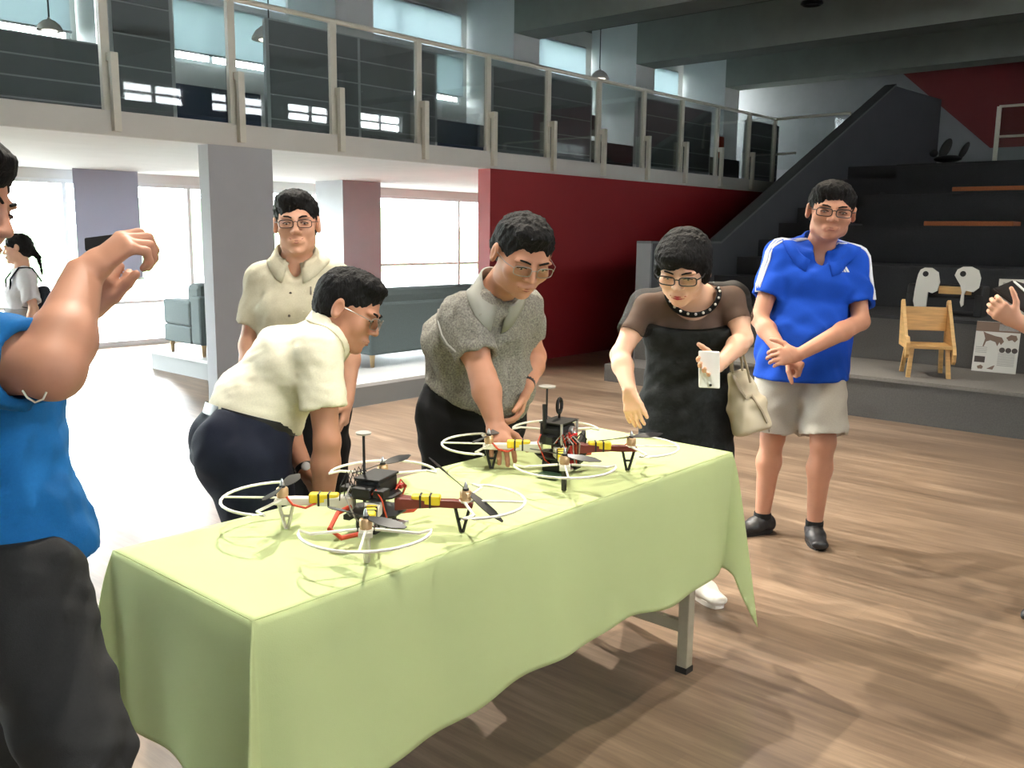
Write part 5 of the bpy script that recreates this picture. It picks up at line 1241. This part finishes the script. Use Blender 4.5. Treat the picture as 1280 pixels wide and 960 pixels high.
# ---- photographer at the left edge
def photographer():
    J = dict(hipR=px(22, 738, 1.56), hipL=px(5, 733, 1.80), shR=px(-62, 438, 1.46), shL=px(-85, 425, 1.84), neck=px(-92, 392, 1.66), elR=px(66, 462, 1.40), wrR=px(104, 345, 1.55), elL=px(30, 490, 1.86), wrL=px(98, 392, 1.72))
    J['chest'] = cdir(.04, 0, 0); J['waist'] = cdir(.035, 0, 0)
    J['knR'] = px(98, 935, 1.52); J['knL'] = px(-30, 935, 1.80)
    for s_ in 'RL':
        k = J['kn'+s_]; J['an'+s_] = np.array([k[0], k[1], .08])+cdir(-.02, 0, 0); J['an'+s_][2] = .08; J['toe'+s_] = J['an'+s_]+cdir(1, 0, -.2)*.2
    fw_ = cdir(1, 0, -.1)
    root, B, Q, A = person('man at the left edge in a blue t-shirt raising both hands to take a photo', J, head_c=px(-62, 252, 1.63), hf=cdir(.95, -.22, -.05), hu=cdir(.2, 1, 0), hsc=1.0, skin='skin_tan', hair='full', seed=27, w=1.05, d=1.05, arm_r=1.22,
        handR=dict(D=cdir(.70, .68, -.25), N=cdir(.55, -.45, -.75), thumb=cdir(.0, .8, -.6), curls=((30, 60, 45), (38, 65, 50), (45, 65, 50), (50, 65, 50)), sc=1.08, spread=.04), handL=dict(D=cdir(.6, .75, .1), N=cdir(-.3, .3, -.8), thumb=cdir(.8, -.3, .3), curls=((40, 50, 40), (45, 55, 40), (50, 55, 40), (55, 55, 40)), sc=1.0, tdir=cdir(.75, .55, .2)))
    face_details(root, Q, A, 1.0)
    hp, wa, chp, sh, hs, ss = torso_pts(J); up_ = nv(wa-hp)
    hem = px(55, 704, 1.60)
    o, S = shirt(root, J, 'tee_blue', .012, 1.04, 1.06, 0, fw_, dict(R=.78, L=.70), .072, hem, -ZV, low=(np.array([hp[0], hp[1], hem[2]-.04]), .185, .145, .195, .150), nk=Q(0, 0, -.05), seed=65, wr=.006, sh_r=.084, neck_v=False)
    obj('neck_band', MB().tube([J['neck']+ZV*.03+.075*(nv(fw_)*math.cos(t)+nv(np.cross(fw_, ZV))*math.sin(t))-ZV*.025*math.cos(t) for t in np.linspace(0, 2*math.pi, 24)[:-1]], .007, 6, closed=True), 'tee_blue', root, smooth=True)
    trousers(root, J, 'trousers_charcoal', top=.12, g=.006, seed=67, w=1.0, d=.98, thigh=.108, knee=.072, ankle=.060)
    # earphone cord loop hanging below the raised arm
    obj('earphone_cord', MB().tube([px(x, y, 1.36) for x, y in ((28, 488), (34, 497), (44, 503), (54, 499), (58, 490))], .0016, 6), 'guard_white', root, smooth=True)
    for s_ in 'RL': shoe(root, J['an'+s_], J['toe'+s_], 'shoe_black')
    c = px(131, 303, 1.60); u_ = nv(cdir(.95, .1, .1)); v_ = nv(cdir(-.1, .9, -.1)); n_ = np.cross(u_, v_)
    ph = empty('mobile_phone', c, 'dark mobile phone held up by the man at the left edge', 'phone')
    obj('case', MB().obox(c, u_*.036, v_*.012, n_*.0045+u_*0), 'near_black', ph, bevel=.003); obj('screen', MB().obox(c+n_*.005, u_*.033, v_*.010, n_*.0006), 'glass_frame_black', ph)
# ---- girl with a backpack, far left
cloth_mat('tee_white', (232, 232, 234)); cloth_mat('pinafore', (186, 188, 190)); cloth_mat('pack_black', (36, 40, 46))
def girl():
    d = 7.0
    J = dict(hipR=px(24, 424, d+.10), hipL=px(28, 424, d-.06), shR=px(24, 349, d+.15), shL=px(34, 349, d-.13), neck=px(28, 338, d), elR=px(20, 384, d+.18), wrR=px(6, 400, d+.12), elL=px(42, 386, d-.18), wrL=px(36, 416, d-.20))
    for s_ in 'RL':
        h = J['hip'+s_]; J['kn'+s_] = np.array([h[0], h[1], .36]); J['an'+s_] = np.array([h[0], h[1], .07]); J['toe'+s_] = J['an'+s_]+cdir(-1, 0, .2)*.2
    fw_ = cdir(-1, 0, .3)
    root, B, Q, A = person('girl in a white t-shirt with plaited hair and a black backpack, far left', J, head_c=px(22, 311, d), hf=cdir(-.92, -.12, .30), hu=cdir(-.08, 1, 0), hsc=.92, skin='skin_light', hair='tail', seed=29, w=.86, d=.86, arm_r=.85, vox=.009,
        handR=dict(D=cdir(-1, -.2, 0), N=cdir(0, -1, 0), thumb=cdir(0, 0, 1), sc=.85), handL=dict(D=cdir(-.2, -1, 0), N=cdir(-.3, 0, -1), thumb=cdir(-1, 0, 0), sc=.85))
    face_details(root, Q, A, .92)
    hp, wa, chp, sh, hs, ss = torso_pts(J)
    o, S = shirt(root, J, 'tee_white', .010, .90, .92, 0, fw_, dict(R=.72, L=.80), .062, hp+ZV*.02, -ZV, nk=Q(0, 0, -.05), seed=75, wr=.005, sh_r=.066, neck_v=False, vox=.010)
    K = Field(); add_torso(K, J, .016, .92, .95, 0, .05, top=False); K.econe(hp, np.array([hp[0], hp[1], .45]), hs, .16, .13, .22, .19, .05); K.cut(mid(wa, chp, .45), ZV); K.cut((0, 0, .47), -ZV)
    sdf_obj('pinafore', K, 'pinafore', root, .010)
    for s_ in 'RL':
        shoe(root, J['an'+s_], J['toe'+s_], 'shoe_white', low=True)
    bp_c = px(56, 380, d)
    pk = empty('backpack', px(56, 402, d), 'black backpack on the back of the girl at the far left', 'backpack')
    G = Field(); G.econe(px(58, 398, d), px(53, 362, d), hs, .14, .09, .11, .05, .03, cap=.5); sdf_obj('pack_body', G, 'pack_black', pk, .010)
    obj('front_pocket', MB().ell(px(62, 390, d), hs*.09, nv(-fw_)*.05, ZV*.07), 'pack_black', pk, smooth=True)
    for sg in (-1, 1):
        b = mid(J['neck'], J['shL' if sg > 0 else 'shR'], .62)
        pts = [b-nv(fw_)*.11-ZV*.04, b-nv(fw_)*.05+ZV*.062, b+nv(fw_)*.04+ZV*.060, b+nv(fw_)*.105-ZV*.03, b+nv(fw_)*.11-ZV*.14, b+nv(fw_)*.04-ZV*.24+hs*sg*.05, b-nv(fw_)*.10-ZV*.26]
        obj('strap', MB().tube(pts, .013, 7, flat=(1.5, .5)), 'pack_black', pk, smooth=True)
# ---- person cut by the right edge, holding a tablet
cloth_mat('shirt_plain', (150, 150, 156))
def tablet_person():
    d = 3.35
    J = dict(hipR=px(1405, 520, d+.1), hipL=px(1415, 523, d-.1), shR=px(1395, 350, d+.18), shL=px(1405, 352, d-.18), neck=px(1395, 330, d), elR=px(1372, 428, d+.16), wrR=px(1332, 374, d-.08), elL=px(1352, 438, d-.24), wrL=px(1272, 402, d-.26))
    for s_ in 'RL':
        h = J['hip'+s_]; J['kn'+s_] = np.array([h[0], h[1], .45])
    J['anR'] = pz(1345, 768, .08); J['anL'] = np.array([J['hipL'][0], J['hipL'][1], .08]); J['knR'] = mid(J['hipR'], J['anR'], .5)+cdir(-.05, 0, 0); J['toeR'] = pz(1266, 772, 0.0); J['toeL'] = J['anL']+cdir(-1, 0, .2)*.2
    fw_ = cdir(-1, 0, .1)
    root, B, Q, A = person('person at the right edge, only the forearms and a shoe in view, holding a tablet', J, head_c=px(1375, 272, d), hf=cdir(-.9, -.35, .1), hu=cdir(-.2, 1, 0), skin='skin', hair='short', seed=37, arm_r=.95,
        handR=dict(D=cdir(-.95, .25, .1), N=cdir(0, -.6, -.6), thumb=cdir(-.2, .6, .5), curl=(35, 45, 30)), handL=dict(D=cdir(-.82, .50, .0), N=cdir(.15, .5, -.85), thumb=cdir(-.3, .9, .3), curl=(35, 45, 30), sc=.86, spread=.03))
    hp, wa, chp, sh, hs, ss = torso_pts(J); up_ = nv(wa-hp)
    shirt(root, J, 'shirt_plain', .012, 1.0, 1.0, 0, fw_, dict(R=.7, L=.7), .07, hp+up_*.06, -up_, nk=Q(0, 0, -.05), seed=85, neck_v=False)
    trousers(root, J, 'trousers_black', top=.09, g=.012, seed=87)
    for s_ in 'RL': shoe(root, J['an'+s_], J['toe'+s_], 'shoe_black', ln=.2)
    tb_ = empty('tablet', px(1262, 375, d-.20), 'dark tablet with a white stylus held at the right edge', 'tablet')
    q = [px(1241, 361, d-.22), px(1267, 350, d-.10), px(1330, 372, d-.12), px(1300, 402, d-.26)]
    nn = np.cross(q[1]-q[0], q[3]-q[0]); nn = nv(nn)*.006; obj('body', MB().prism(q, nn), 'near_black', tb_)
    obj('screen', MB().prism([mid(p, sum(q)/4, .06)-nn*.12 for p in q], -nn*.1), 'glass_frame_black', tb_)
    st = empty('stylus', px(1267, 351, d-.14), 'white stylus held over the dark tablet', 'stylus')
    obj('barrel', MB().tube([px(1268, 352, d-.16), px(1290, 372, d-.20)], .004, 8), 'phone_white', st); obj('tip', MB().tube([px(1268, 352, d-.16), px(1266, 350, d-.155)], [.004, .001], 8), 'print_grey', st)
for fn_ in (man_blue, man_beige, man_bending, man_grey, woman, photographer, girl, tablet_person): fn_()
print('people', time.time()-T0)
